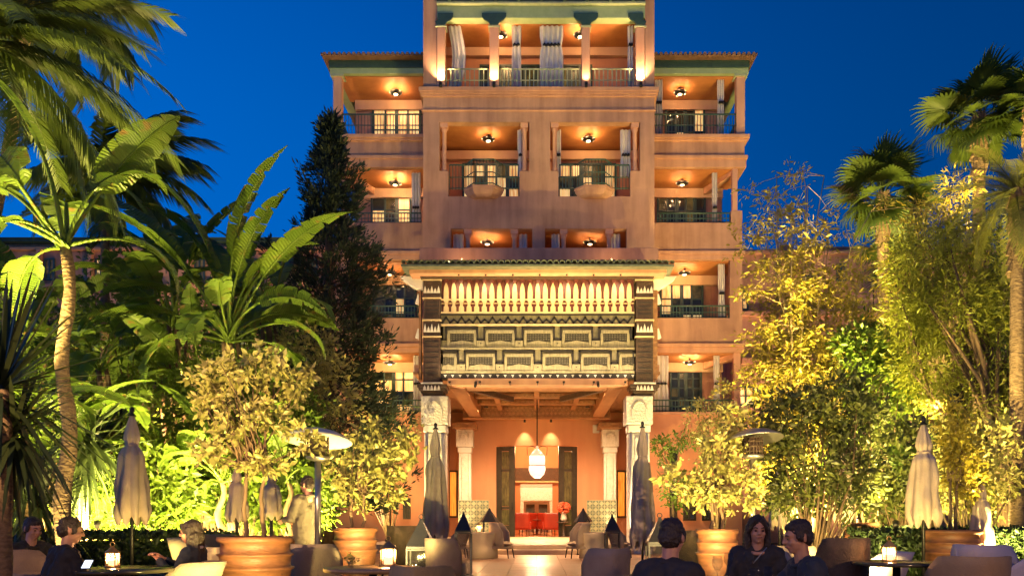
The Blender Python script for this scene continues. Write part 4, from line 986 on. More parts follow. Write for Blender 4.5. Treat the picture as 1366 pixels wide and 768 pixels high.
def feather_frond(L, n, ll, droop, m, hang=.5, name='frond', w=.048, curl=1.6):
    """rachis arching out along +x; two ranks of leaflets"""
    V = []; Fc = []
    def P(t): return np.array([L*(t-.18*t**3), 0, L*(.35*t-droop*t**curl)])
    n_r = 10; R = [P(i/n_r) for i in range(n_r+1)]
    for i, p in enumerate(R):
        r = .022*(1-i/n_r)+.004
        for k in range(4): V.append(p+np.array([0, math.cos(k*PI/2)*r, math.sin(k*PI/2)*r]))
    for i in range(n_r):
        for k in range(4): Fc.append((i*4+k, i*4+(k+1) % 4, i*4+4+(k+1) % 4, i*4+4+k))
    for i in range(n):
        t = .12+.88*i/n
        p = P(t); tg = P(min(1, t+.02))-P(t-.02); tg /= np.linalg.norm(tg)
        l = ll*(.45+.55*math.sin(min(1, t*1.25)*PI*.75+.35))*(.85+.3*random.random())
        for s in (-1, 1):
            d = np.array([0, s*1.0, 0])+tg*(.75+.3*random.random())+np.array([0, 0, .25+.25*random.random()-hang*.3])
            d /= np.linalg.norm(d)
            q1 = p+d*l*.5+np.array([0, 0, -hang*l*.15]); q2 = p+d*l*(.5+.42*(1-hang*.4))+np.array([0, 0, -hang*l*(.45+.2*random.random())])
            wv = tg*w*.5; b = len(V)
            V += [p-wv*.5, p+wv*.5, q1+wv, q1-wv, q2]
            Fc += [(b, b+1, b+2, b+3), (b+3, b+2, b+4, b+4)]
    F3 = []
    for f in Fc:
        F3.append(f[:3]); 
        if f[3] != f[2]: F3.append((f[0], f[2], f[3]))
    return np_mesh(name, np.array(V), np.array(F3), m)
def fan_frond(Lp, R, n, m, droop=.35, span=250, name='frond'):
    V = []; F3 = []
    pts = [np.array([Lp*t, 0, Lp*(.15*t-.10*t*t)]) for t in (0, .33, .66, 1)]
    for p in pts:
        for k in range(3): V.append(p+np.array([0, math.cos(k*2.1)*.02, math.sin(k*2.1)*.02]))
    for i in range(3):
        for k in range(3): a, b2, c, d = i*3+k, i*3+(k+1) % 3, i*3+3+(k+1) % 3, i*3+3+k; F3 += [(a, b2, c), (a, c, d)]
    h = pts[-1]
    for i in range(n):
        a = math.radians(-span/2+span*i/(n-1)); r = R*(.80+.2*math.cos(a*.5))*(.93+.14*random.random())
        d = np.array([math.cos(a), math.sin(a), .12*math.cos(a*3)]); sd = np.array([-math.sin(a), math.cos(a), 0])*r*math.radians(span/(n-1))*.36
        b = len(V)
        V += [h, h+d*r*.5+sd+[0, 0, .03], h+d*r*.5-sd+[0, 0, .03], h+d*r*.8+sd*.5+[0, 0, -droop*r*.16], h+d*r*.8-sd*.5+[0, 0, -droop*r*.16], h+d*r*(.97)+[0, 0, -droop*r*(.5+.3*random.random())]]
        F3 += [(b, b+1, b+2), (b+1, b+3, b+4), (b+1, b+4, b+2), (b+3, b+5, b+4)]
    return np_mesh(name, np.array(V), np.array(F3), m)
def banana_leaf(Lp, L, W, bend, m, rag=.35, name='leaf', seg=18, seedv=0):
    rnd = random.Random(seedv); V = []; F3 = []
    def P(t):                                    # stalk rises along +x/+z then arches
        a = 1.25-bend*t**1.6
        return a
    pos = np.array([0., 0, 0]); pts = [pos.copy()]; N = seg+6; st = (Lp+L)/N
    angs = []
    for i in range(N):
        a = P(i/N); angs.append(a); pos = pos+np.array([math.cos(a), 0, math.sin(a)])*st; pts.append(pos.copy())
    angs.append(a)
    for i, p in enumerate(pts):
        r = .03*(1-i/(N+1))+.006; a = angs[i]; nn = np.array([-math.sin(a), 0, math.cos(a)])
        for k in range(4): V.append(p+np.array([0, 1, 0])*math.cos(k*PI/2)*r+nn*math.sin(k*PI/2)*r)
    for i in range(N):
        for k in range(4): A, B_, C_, D_ = i*4+k, i*4+(k+1) % 4, i*4+4+(k+1) % 4, i*4+4+k; F3 += [(A, B_, C_), (A, C_, D_)]
    i0 = int(round(Lp/st))
    for s in (-1, 1):
        i = i0
        while i < N:
            run = rnd.randint(1, 4) if rag > .1 else N
            j = min(N, i+run); cols = []
            sl = rnd.uniform(-.12, .12)*rag*2
            for k in range(i, j+1):
                u = (k-i0)/(N-i0); a = angs[k]; nn = np.array([-math.sin(a), 0, math.cos(a)]); tg = np.array([math.cos(a), 0, math.sin(a)])
                wdt = W*.5*(math.sin(min(1, u*1.02)**.62*PI)**.7 if 0 < u < 1 else .02)
                wdt = max(wdt, .012)
                m1 = pts[k]+np.array([0, s, 0])*wdt*.55+nn*wdt*.22; e = pts[k]+np.array([0, s, 0])*wdt*.98+nn*wdt*(.10+sl)+tg*wdt*.18
                cols.append((pts[k]+nn*.006, m1, e))
            if rag > .1 and j < N:               # torn gap: pull the last edge back
                c = cols[-1]; cols[-1] = (c[0], c[1]-(c[1]-cols[0][1])*.06, c[2]-(c[2]-cols[0][2])*rnd.uniform(.05, .3))
            b = len(V)
            for c in cols: V += list(c)
            for k in range(len(cols)-1):
                for q in range(2):
                    A, B_, C_, D_ = b+k*3+q, b+k*3+q+1, b+k*3+4+q, b+k*3+3+q
                    F3 += [(A, B_, C_), (A, C_, D_)]
            i = j
    me = np_mesh(name, np.array(V), np.array(F3), m); return me
def rosette(n, L, w, m, lo=-70, hi=85, name='blade_cluster'):
    V = []; F3 = []
    for i in range(n):
        az = random.uniform(0, 2*PI); el = math.radians(random.uniform(lo, hi)); l = L*random.uniform(.75, 1.1)
        d = np.array([math.cos(az)*math.cos(el), math.sin(az)*math.cos(el), math.sin(el)]); sd = np.array([-math.sin(az), math.cos(az), 0]); up = np.cross(d, sd)
        dr = random.uniform(.05, .3)*(1 if el < 1 else .3); b = len(V); o = d*.05
        V += [o-sd*w*.4, o+sd*w*.4, d*l*.35+sd*w*.5, d*l*.35-sd*w*.5, d*l*.75+sd*w*.35-[0, 0, dr*l*.3], d*l*.75-sd*w*.35-[0, 0, dr*l*.3], d*l*.97-[0, 0, dr*l*.65]]
        F3 += [(b, b+1, b+2), (b, b+2, b+3), (b+3, b+2, b+4), (b+3, b+4, b+5), (b+5, b+4, b+6)]
    return np_mesh(name, np.array(V), np.array(F3), m)
FF = [feather_frond(3.3, 95, .62, .95, L_['palm'], .9), feather_frond(3.0, 90, .60, 1.15, L_['palm'], 1.0), feather_frond(3.4, 95, .62, .75, L_['palm'], .8)]
FQ = [feather_frond(3.0, 120, 1.0, .72, L_['palm'], 1.35), feather_frond(2.8, 110, .95, .95, L_['palm'], 1.3)]
FDATE = [feather_frond(1.9, 60, .34, .85, L_['date'], .35, w=.03), feather_frond(1.8, 56, .36, 1.05, L_['date'], .4, w=.03)]
FFAN = [fan_frond(.85, .85, 30, L_['palm']), fan_frond(.75, .8, 28, L_['palm'], .6, 230), fan_frond(.9, .9, 30, L_['palm'], .2, 260)]
BL = [banana_leaf(1.0, 1.7, .62, 1.5, L_['banana'], .6, seedv=1, seg=30), banana_leaf(.9, 1.5, .66, 2.2, L_['banana'], .8, seedv=2, seg=30), banana_leaf(1.2, 1.9, .55, 1.0, L_['banana'], .35, seedv=3, seg=30), banana_leaf(.8, 1.3, .6, 2.8, L_['banana'], .8, seedv=4, seg=28)]

def palm(px, D, ycrown, fr, nf, label, m=palmbark, r=.17, sc=1.0, elev=(-35, 70), lean=0, azs=None, cat='palm tree', group=None, boots=True, zc=None):
    x = X(px, D); zc = zc or Z(ycrown, D)
    t = thing('palm_tree', (x+lean, D, 0), 0, label, cat, group)
    pts = [(x+lean*(1-u)**1.5, D, zc*u) for u in np.linspace(0, 1, 12)]
    mb = MB(); n = 40; P_ = []; R_ = []
    for i in range(n+1):
        u = i/n; P_.append((x+lean*(1-u)**1.5, D, (zc+.05)*u)); R_.append(r*(1.25-.35*u)*(1+.07*(i % 2)))
    mb.tube(P_, R_, 10); mb.build('trunk', m, t, fix=False)
    if boots:
        b2 = MB()
        for i in range(70):
            u = 1-random.random()**1.5*1.3/zc; a = random.uniform(0, 2*PI); c = Vector((x+lean*(1-u)**1.5+math.cos(a)*r, D+math.sin(a)*r, zc*u))
            b2.cbox(c, (.05, .07, .28), (.35*math.sin(a)*-1, .35*math.cos(a), a))
        o_ = b2.build('leaf_bases', m, t, fix=False)
    for i in range(nf):
        u = (i+.5)/nf; el = math.radians(elev[1]+(elev[0]-elev[1])*u**1.1+random.uniform(-8, 8)); az = i*2.39996+random.uniform(-.2, .2) if azs is None else math.radians(azs[i % len(azs)]+random.uniform(-12, 12))
        s = sc*random.uniform(.85, 1.1)
        inst('frond', fr[i % len(fr)], t, (-lean, 0, zc), (random.uniform(-.3, .3), -el, az), s)
    return t
def big_leaf_plant(px, D, ybase, leaves, label, trunk=None, name='bird_of_paradise', cat='plant', stems=1, group=None, tr=.055):
    """leaves: (azimuth deg, tilt deg from the mesh's own rise, scale, which, roll)"""
    x = X(px, D); zb = Z(ybase, D)
    t = thing(name, (x, D, 0), 0, label, cat, group)
    mb = MB()
    for k in range(stems):
        ox = (k-(stems-1)/2)*.3; n = 16
        mb.tube([(x+ox*(1-.7*i/n)+.05*math.sin(i), D+.1*k, zb*i/n) for i in range(n+1)], [tr*(1.2-.5*i/n)*(1+.12*(i % 2)) for i in range(n+1)], 9)
    mb.build('trunk', bark if trunk is None else trunk, t, fix=False)
    for (az, tl, s, w_, rl) in leaves:
        inst('leaf', BL[w_], t, (random.uniform(-.06, .06), random.uniform(-.06, .06), zb-.05), (math.radians(rl), math.radians(tl), math.radians(az)), s)
    return t
def shrub(name, px, D, blobs_px, nclump, per, sig, size, m, label, cat='shrub', asp=.42, nb=24, tr=.05, group=None, droop=-.2, shell=.55, forkz=.4):
    """blobs_px: (px, py, radius px x, radius px z)"""
    k = D/F; bl = [(X(a, D), D+random.uniform(-.2, .2)*rx*k, Z(b, D), rx*k, rx*k*.9, rz*k) for a, b, rx, rz in blobs_px]
    x = X(px, D); t = thing(name, (x, D, 0), 0, label, cat, group)
    o, cc = crown(t, bl, nclump, per, sig, size, m, asp, droop, shell=shell)
    zf = max(.15, min(b[2]-b[5] for b in bl)*.9+.1) if forkz is None else forkz
    mb = MB(); mb.tube([(x, D, 0), (x+.03, D, zf*.5), (x, D, zf)], [tr*1.3, tr, tr*.8], 8); mb.build('trunk', bark, t, fix=False)
    limbs(t, (x, D, zf), cc, nb, tr*1.1, bark, (x, D, zf))
    return t
def garden_light(px, D, tgt, W, col=GARDEN, ang=80, z=.25, blend=.8, x=None):
    """spike spotlight hidden in the planting"""
    x = X(px, D) if x is None else x
    t = thing('spike_spotlight', (x, D, 0), 0, 'small black spike spotlight in the planting, shining up', 'spotlight', 'spike spotlights hidden in the planting')
    p = Vector((x, D, z)); d = (Vector(tgt)-p).normalized()
    MB().tube([(x, D, -.1), (x, D, z-.06)], .012, 6).tube([p-d*.1, p], [.04, .055], 10).build('can', M['black'], t, fix=False)
    light('SPOT', p+d*.03, W, col, tgt, ang, blend, .05, t)
# ---- left side
palm(-32, 11, 60, FF, 40, 'tall feathery palm at the top left edge, its fronds lit yellow green from below', sc=.74, elev=(-25, 70))
palm(40, 15, -20, FQ, 26, 'dark feathery palm hanging into the picture at the top left', sc=.72, elev=(-30, 50), r=.1, lean=-2.6)
palm(140, 19, 235, FQ, 26, 'dark palm behind the bird of paradise with one long frond arching right', sc=.74, r=.09, elev=(-10, 66), azs=[5, -10, 170, 20, 200, 90, -60, 150, 0, 250, 35, 120, 300])
big_leaf_plant(88, 10, 325, [(60, -14, .80, 1, 20), (-70, 0, .92, 3, 35), (120, 10, .9, 1, 0), (170, 20, .95, 0, 10), (200, 45, .9, 1, -20), (150, 60, .8, 3, 0), (20, 50, .7, 1, 10), (-30, -10, .85, 0, -25), (250, 50, .8, 3, 0), (185, -10, .9, 2, 0)],
    'tall bird of paradise plant on a shaggy trunk near the left edge', palmbark, tr=.085)
big_leaf_plant(305, 15.5, 452, [(-20, -12, 1.0, 2, 0), (160, -5, 1.15, 2, 10), (150, 12, 1.1, 2, 0), (175, 22, 1.1, 0, 0), (10, 10, 1.0, 1, 40), (0, 38, .9, 1, 0), (95, -5, 1.05, 2, 0), (-60, 20, .8, 0, 20), (195, 40, 1.0, 0, 0), (30, 22, 1.05, 0, -30), (140, -18, 1.05, 0, 0), (-100, 40, .8, 1, 0), (220, 62, .9, 1, 0), (-5, 65, .8, 1, 0), (185, -14, 1.15, 2, 0), (165, 2, 1.25, 2, -15), (-10, -18, 1.2, 2, 10), (15, 2, 1.15, 2, 0), (5, -8, 1.0, 0, 0), (175, -4, 1.3, 2, 20), (200, 8, 1.1, 2, 0), (-25, 14, 1.1, 2, 0)],
    'fan of dark banana leaves standing against the sky left of the conifer', stems=3)
big_leaf_plant(232, 16.5, 432, [(175, -14, 1.1, 2, 0), (160, 4, 1.15, 2, 10), (10, -8, 1.05, 2, 0), (190, 18, 1.0, 0, 0), (-20, 10, 1.0, 1, 20), (95, -8, 1.1, 2, 0), (-80, 20, .9, 0, 10), (30, 26, .95, 3, 0), (205, 45, .9, 1, 0), (140, -16, 1.1, 0, 0), (-10, 55, .8, 3, 0)],
    'second banana clump, darker, between the arching palm frond and the banana fan', stems=3, name='banana_plant')
big_leaf_plant(362, 17.5, 430, [(175, -8, .8, 2, 0), (10, -14, .85, 2, 10), (150, 22, .8, 0, 0), (-20, 30, .8, 1, 0), (90, 0, .8, 2, 0), (-90, 40, .8, 3, 0), (200, 50, .75, 1, 0)], 'small banana clump touching the left side of the conifer', stems=2, name='banana_plant')
big_leaf_plant(140, 15.0, 560, [(a, random.uniform(0, 55), random.uniform(.55, .8), random.choice([0, 1, 3]), random.uniform(-30, 30)) for a in range(0, 360, 32)], 'bright lit banana clump behind the spiky plant at the left', stems=2, name='banana_plant')
big_leaf_plant(245, 14.8, 640, [(a, random.uniform(0, 60), random.uniform(.5, .75), random.choice([0, 1, 2, 3]), random.uniform(-30, 30)) for a in range(10, 360, 36)], 'low bright green banana plant right of the cream parasol', stems=2, name='banana_plant')
big_leaf_plant(20, 12.5, 560, [(a, random.uniform(0, 55), random.uniform(.6, .85), random.choice([0, 1, 3]), random.uniform(-30, 30)) for a in range(10, 360, 36)], 'broad leaved plant glowing yellow green at the far left', stems=2, name='banana_plant')
big_leaf_plant(385, 15, 640, [(a, random.uniform(5, 60), random.uniform(.45, .7), random.choice([0, 1, 3]), random.uniform(-30, 30)) for a in range(10, 360, 45)], 'low lit broad leaved plant behind the left patio heater', stems=1, name='banana_plant')
NB = [(-15, 16, 470, .95, 'far left, high above the yucca'), (60, 18, 440, .95, 'high, just right of the shaggy trunk'), (135, 15.5, 490, .85, 'left, over the dracaena mop'), (215, 18, 470, .9, 'under the dark arching palm frond'), (268, 15.5, 520, .8, 'left of the largest potted tree'),
      (352, 19, 430, .9, 'behind the banana fan near the conifer'), (60, 13.5, 600, .75, 'low at the left behind the two men'), (300, 14.5, 640, .6, 'low behind the largest pot'), (190, 20, 360, .9, 'tall, crowning at the left wing roof')]
for (px, D, yb, s_, l) in NB:
    a0 = random.uniform(0, 360)
    big_leaf_plant(px, D, yb, [(a0+i*360/11+random.uniform(-14, 14), random.uniform(-16, 52), s_*random.uniform(.8, 1.15), random.choice([0, 1, 2, 3]), random.uniform(-35, 35)) for i in range(11)], 'banana plant '+l, stems=2, name='banana_plant')
ros = [rosette(110, 1.15, .05, L_['yucca']), rosette(120, .95, .05, L_['yucca'], -85, 60)]
for (px, D, yc, k, s, lb_) in ((0, 7.2, 520, 0, 1.0, 'dark spiky yucca at the left edge with long blades'), (112, 14.2, 580, 1, 1.45, 'dark drooping dracaena mop left of the cream parasol'), (40, 10.5, 640, 1, .9, 'dark bushy dracaena low behind the seated men'), (205, 15, 640, 1, .8, 'small dark dracaena right behind the cream parasol')):
    x = X(px, D); t = thing('yucca_plant', (x, D, 0), 0, lb_, 'plant'); z = Z(yc, D)
    MB().tube([(x, D, z*i/8) for i in range(9)], [.09*(1+.1*(i % 2)) for i in range(9)], 8).build('trunk', palmbark, t, fix=False)
    inst('blade_cluster', ros[k], t, (0, 0, z), (0, 0, random.uniform(0, 6)), s); inst('blade_cluster', ros[1-k], t, (.05, .1, z-.35), (.2, .1, 1), s*.85)
# lit undergrowth, shrub by shrub
U = [( -10, 15.5, 600, 60, 110, 'round lit shrub at the far left'), (60, 16.5, 560, 60, 130, 'tall lit shrub behind the dracaena mop'), (125, 15.2, 620, 45, 85, 'bright lit shrub just left of the cream parasol'),
     (190, 17, 520, 60, 150, 'tall leafy lit shrub below the bird of paradise leaf'), (215, 14.6, 650, 40, 60, 'low glowing shrub right of the cream parasol'), (262, 16, 580, 50, 110, 'lit shrub behind the large potted tree'),
     (330, 15.6, 620, 50, 85, 'yellow green shrub behind the twin stems of the potted tree'), (395, 17, 600, 45, 100, 'lit shrub behind the left patio heater'), (150, 20, 430, 60, 95, 'tall mid green shrub in front of the left wing'), (330, 20, 480, 60, 90, 'mid green tree crown below the banana fan')]
for (px, D, yc, rx, rz, lb_) in U:
    shrub('garden_shrub', px, D, [(px, yc, rx, rz), (px+rx*.5, yc+rz*.6, rx*.7, rz*.5), (px-rx*.5, yc+rz*.5, rx*.7, rz*.5)], 460, 12, .10, .12, L_['lit'], lb_+', leaves small and pointed', nb=20)
shrub('yellow_shrub', 408, 18, [(405, 470, 42, 65), (440, 520, 40, 55), (380, 540, 35, 50)], 300, 12, .08, .10, L_['citrus'], 'yellow lit shrub in front of the lower part of the conifer')
# conifer
def conifer():
    px, D = 434, 21.5; x = X(px, D); t = thing('conifer_tree', (x, D, 0), 0, 'tall dark conifer in front of the left wing of the hotel', 'tree')
    H = Z(158, D); N = 1500; cs = []; os_ = []
    lobes = [(random.uniform(0, 2*PI), random.uniform(.1, .95), random.uniform(.75, 1.3)) for _ in range(26)]
    mb = MB(); mb.tube([(x, D, 0), (x+.05, D, H*.5), (x+.15, D, H-.3)], [.26, .16, .03], 9); mb.build('trunk', bark, t)
    br = MB()
    for i in range(N):
        u = random.random()**1.25; z = 1.6+(H-1.6)*u
        R = (2.02*(1-u)**.68*min(1, .55+u*1.1)+.06)*(1+.24*math.sin(u*31+.5)+.14*math.sin(u*13))
        a = random.uniform(0, 2*PI); R *= 1+.28*math.sin(3*a+u*9)+random.gauss(0, .2); rr = R*(random.uniform(.35, 1)**.5)
        cs.append((x+.15*u+math.cos(a)*rr, D+math.sin(a)*rr, z-.1*rr)); os_.append((math.cos(a), math.sin(a), .9))
        if i % 9 == 0: br.tube([(x+.15*u, D, z-.35*rr), (x+.15*u+math.cos(a)*rr*.6, D+math.sin(a)*rr*.6, z-.15*rr), cs[-1]], [.035, .02, .008], 4)
    br.build('branch', bark, t, fix=False)
    cc = np.array(cs); oo = np.array(os_); C = np.repeat(cc, 32, 0); O = np.repeat(oo, 32, 0); off = rng.standard_normal(C.shape)*np.array([.08, .08, .10]); C = C+off
    V, Fc = leaf_arrays(C, O+off*6+rng.standard_normal(C.shape)*.3, .13, .28)
    o = bpy.data.objects.new('crown', np_mesh('crown', V-np.array(org(t)), Fc, L_['conifer'])); COL.objects.link(o); o.parent = t
conifer()
# garden trees behind; left crowns take a lighter leaf colour to look lit
for (px, D, yc, rx, rz, lb_) in ((-30, 27, 470, 90, 110, 'far left'), (60, 30, 480, 70, 100, 'second from the left, below the left wing'), (170, 27, 500, 70, 110, 'third from the left, behind the banana clump'), (270, 30, 470, 70, 110, 'fourth from the left, behind the banana fan'), (370, 27, 470, 60, 130, 'beside the conifer'),
      (1060, 30, 600, 55, 90, 'behind the right patio heater'), (1140, 33, 570, 60, 75, 'below the right wing balcony'), (1230, 28, 520, 75, 130, 'behind the right fan palms'), (1320, 26, 470, 80, 150, 'behind the light green tree'), (1400, 24, 420, 80, 200, 'far right')):
    shrub('garden_tree', px, D, [(px, yc, rx, rz), (px-rx*.5, yc-rz*.3, rx*.7, rz*.6), (px+rx*.5, yc+rz*.2, rx*.7, rz*.8)], 480, 11, .16, .18, L_['lit' if px < 500 else 'dark'], 'dense garden tree '+lb_, 'tree', nb=24, tr=.12, forkz=1.0)
# hedges
def hedge(x0, x1, y0, y1, z1, label, n):
    t = thing('hedge', ((x0+x1)/2, (y0+y1)/2, 0), 0, label, 'hedge')
    MB().box(x0+.08, x1-.08, y0+.08, y1-.08, 0, z1-.1).build('core', L_['dark'], t)
    C = np.stack([rng.uniform(x0, x1, n), rng.uniform(y0, y1, n), rng.uniform(.05, z1, n)], 1)
    top = rng.random(n) < .35; C[top, 2] = z1+rng.normal(0, .03, top.sum()); C[~top, 1] = y0+rng.normal(0, .04, (~top).sum())
    V, Fc = leaf_arrays(C, rng.standard_normal((n, 3))+np.array([0, -.5, .6]), .07, .5)
    o = bpy.data.objects.new('leaves', np_mesh('leaves', V-np.array(org(t)), Fc, L_['dark'])); COL.objects.link(o); o.parent = t; o['kind'] = 'stuff'
hedge(X(-60, 12), X(300, 12), 11.8, 12.7, Z(713, 12), 'low clipped hedge behind the left tables', 9000)
hedge(X(1150, 13), X(1460, 13), 13, 13.9, Z(708, 13), 'low clipped hedge behind the right tables', 8000)
# ---- right side
def bamboo():
    px, D = 1075, 18.0; x = X(px, D); t = thing('feathery_tree', (x, D, 0), 0, 'tall sparse feathery tree lit golden yellow right of the hotel', 'tree')
    mb = MB(); cl = []
    for i in range(26):
        tx = random.uniform(1008, 1172); ty = random.choice([random.uniform(215, 330), random.uniform(300, 480)]); bx_ = px+random.uniform(-28, 28)
        if tx > 1140: ty = max(ty, 300)
        a = Vector((X(bx_, D), D+random.uniform(-.4, .4), 0)); e = Vector((X(tx, D), D+random.uniform(-.9, .9), Z(ty, D))); pts = []
        for k in range(11):
            u = k/10; pts.append(a.lerp(e, u)+Vector(((e.x-a.x)*(u*u-u)*.9, 0, 0))+Vector((random.gauss(0, .03), random.gauss(0, .03), 0)))
        mb.tube(pts, [.04*(1-.85*k/10)+.003 for k in range(11)], 5)
        for k in range(3, 11):
            for q in range(3 if k < 9 else 2):
                o = pts[k]+Vector((random.gauss(0, .42), random.gauss(0, .35), random.gauss(0, .25))); mb.tube([pts[k], pts[k].lerp(o, .5)+Vector((0, 0, .06)), o], [.009, .006, .003], 4)
                if random.random() < (.95 if e.z*k/10 < 5.2 else .9): cl.append(o)
    for i in range(85): cl.append(Vector((X(random.uniform(1010, 1120), D), D+random.uniform(-.9, .9), Z(random.uniform(395, 600), D))))
    mb.build('stems', mat('pale_twig', (.42, .33, .16, 1), (.3, .22, .1, 1), .8, 9), t, fix=False)
    cc = np.array(cl); C = np.repeat(cc, 44, 0); off = rng.standard_normal(C.shape)*np.array([.15, .15, .09]); C = C+off
    V, Fc = leaf_arrays(C, off*4+rng.standard_normal(C.shape)*.5+np.array([0, 0, -.3]), .11, .28)
    o = bpy.data.objects.new('crown', np_mesh('crown', V-np.array(org(t)), Fc, L_['bamboo'])); COL.objects.link(o); o.parent = t
bamboo()
palm(1178, 24, 262, FFAN, 30, 'fan palm with tall trunk between the feathery tree and the right edge', sc=1.0, elev=(-55, 80), r=.16)
palm(1196, 27, 352, FFAN, 22, 'shorter fan palm just right of the tall one, crown half hidden', sc=.85, elev=(-50, 75), r=.15)
palm(1306, 20, 158, FFAN, 30, 'tallest fan palm at the upper right, dark against the sky', sc=.85, elev=(-60, 80), r=.14)
palm(1376, 19, 140, FFAN, 22, 'fan palm cut off by the right edge, at the top', sc=.66, elev=(-55, 80), r=.14)
palm(1357, 14.5, 262, FDATE, 34, 'date palm at the right edge with pale lit drooping fronds', sc=.72, elev=(-40, 75), r=.11)
shrub('acacia_tree', 1338, 16, [(1270, 420, 60, 55), (1340, 390, 50, 50), (1345, 470, 55, 60), (1240, 490, 45, 40), (1300, 540, 60, 40), (1225, 350, 45, 45), (1285, 320, 45, 35), (1350, 560, 40, 40), (1215, 430, 35, 45)], 900, 32, .13, .095, L_['acacia'], 'light green feathery tree filling the right side, lit from below', 'tree', asp=.24, nb=46, tr=.13, forkz=1.8)
shrub('twiggy_tree', 1242, 18.5, [(1235, 300, 42, 45), (1270, 260, 30, 30), (1215, 360, 40, 40), (1290, 330, 40, 40)], 230, 14, .12, .10, L_['bamboo'], 'sparse golden twiggy tree between the two tall fan palms', 'tree', asp=.28, nb=70, tr=.07, forkz=3.5, shell=.2)
shrub('leafy_shrub', 1085, 12.4, [(1085, 600, 60, 80), (1050, 560, 40, 45), (1120, 540, 45, 50), (1135, 640, 35, 50), (1060, 660, 45, 30)], 620, 12, .07, .085, L_['mixed'], 'large dark leafy shrub speckled yellow behind the seated woman', nb=34, tr=.04)
shrub('leafy_shrub', 1200, 15.5, [(1205, 620, 45, 70), (1175, 660, 35, 40)], 280, 12, .08, .11, L_['mixed'], 'twiggy golden shrub left of the cream right parasol', nb=24)
shrub('garden_shrub', 1295, 14.6, [(1290, 640, 45, 55), (1325, 620, 40, 70), (1262, 610, 30, 50)], 340, 12, .08, .10, L_['citrus'], 'golden twiggy shrub behind the right hand terracotta pot', nb=24)
shrub('garden_shrub', 1352, 17.5, [(1350, 650, 50, 70)], 240, 12, .09, .13, L_['lit'], 'bright green shrub at the far right behind the pale trunk', nb=20)
shrub('garden_shrub', 1180, 17, [(1180, 520, 50, 60), (1150, 470, 40, 40)], 330, 12, .09, .12, L_['lit'], 'green shrub under the two fan palm trunks', nb=20)
big_leaf_plant(1195, 16.2, 600, [(170, 30, .75, 1, 20), (150, 10, .7, 3, 0), (200, 55, .75, 0, 0), (120, 20, .7, 1, 0), (20, 25, .7, 3, 0), (60, 0, .6, 0, 0), (-40, 40, .7, 1, 30), (250, 50, .7, 3, 0), (-90, 60, .6, 0, 0)], 'broad leaved plant left of the right cream parasol', stems=2, name='banana_plant')
# small climbers against the ground floor wall
shrub('wall_climber', 897, 27, [(900, 590, 34, 13), (905, 652, 22, 30), (886, 600, 14, 18)], 110, 12, .08, .12, L_['lit'], 'dark green climber trained in flat tiers right of the porch', 'climber', nb=16, forkz=2)
shrub('wall_climber', 958, 26, [(955, 590, 28, 40), (935, 560, 24, 30), (965, 540, 16, 34)], 200, 12, .07, .09, L_['citrus'], 'pale flowering climber on the right ground floor wall', 'climber', nb=16)
shrub('wall_climber', 520, 26, [(500, 600, 40, 45), (545, 570, 18, 30), (480, 570, 26, 36)], 210, 12, .08, .10, L_['citrus'], 'pale flowering climber on the left ground floor wall', 'climber', nb=16)
POST_W = 800
# ---- garden lights
GL = [(-20, 10.2, (X(0, 11), 11, 7), 900), (60, 13.2, (X(60, 15), 15.5, 3.5), 350), (130, 13.8, (X(150, 16), 16, 3.2), 420), (205, 13.4, (X(210, 16), 16, 3.0), 420), (265, 14.2, (X(270, 16), 16, 3.0), 380), (335, 13.9, (X(330, 15.6), 15.6, 2.4), 300), (60, 9.6, (X(100, 10), 10, 5.5), 90), (390, 14.6, (X(400, 17), 17, 3), 140),
      (290, 12.4, (X(310, 14), 14, 6), 130), (30, 13.4, (X(30, 16), 16.5, 6), 900), (115, 14.0, (X(140, 17), 17.5, 6), 900), (210, 15.2, (X(200, 19), 19, 6.5), 900), (335, 15.6, (X(335, 19.5), 19.5, 6.0), 800), (255, 13.0, (X(300, 15.5), 15.5, 6.2), 500), (420, 16.4, (X(420, 18), 18.5, 4), 480), (160, 17.6, (X(150, 20), 20, 5), 260),
      (1060, 16.3, (X(1070, 18), 18, 5), 900), (1110, 16.6, (X(1090, 18), 18.3, 7.5), 1100), (1180, 22.3, (X(1180, 24), 24, 9), 700), (1270, 13.6, (X(1290, 16), 16, 4.5), 750), (1330, 12.4, (X(1357, 14.5), 14.5, 6.4), 520), (1310, 15.0, (X(1330, 16), 16.3, 6), 260), (1300, 18.4, (X(1310, 20), 20, 9.5), 700),
      (1195, 13.1, (X(1200, 15), 15, 2.5), 260), (1110, 11.2, (X(1100, 12.4), 12.4, 2.4), 30), (1350, 15.9, (X(1352, 17.5), 17.5, 2), 80)]
for (px, D, tg, W) in GL: garden_light(px, D, tg, W*(6.2 if px < 700 else 8 if px < 1190 else 6.2), ang=120, z=random.choice((.3, .3, 1.1)))

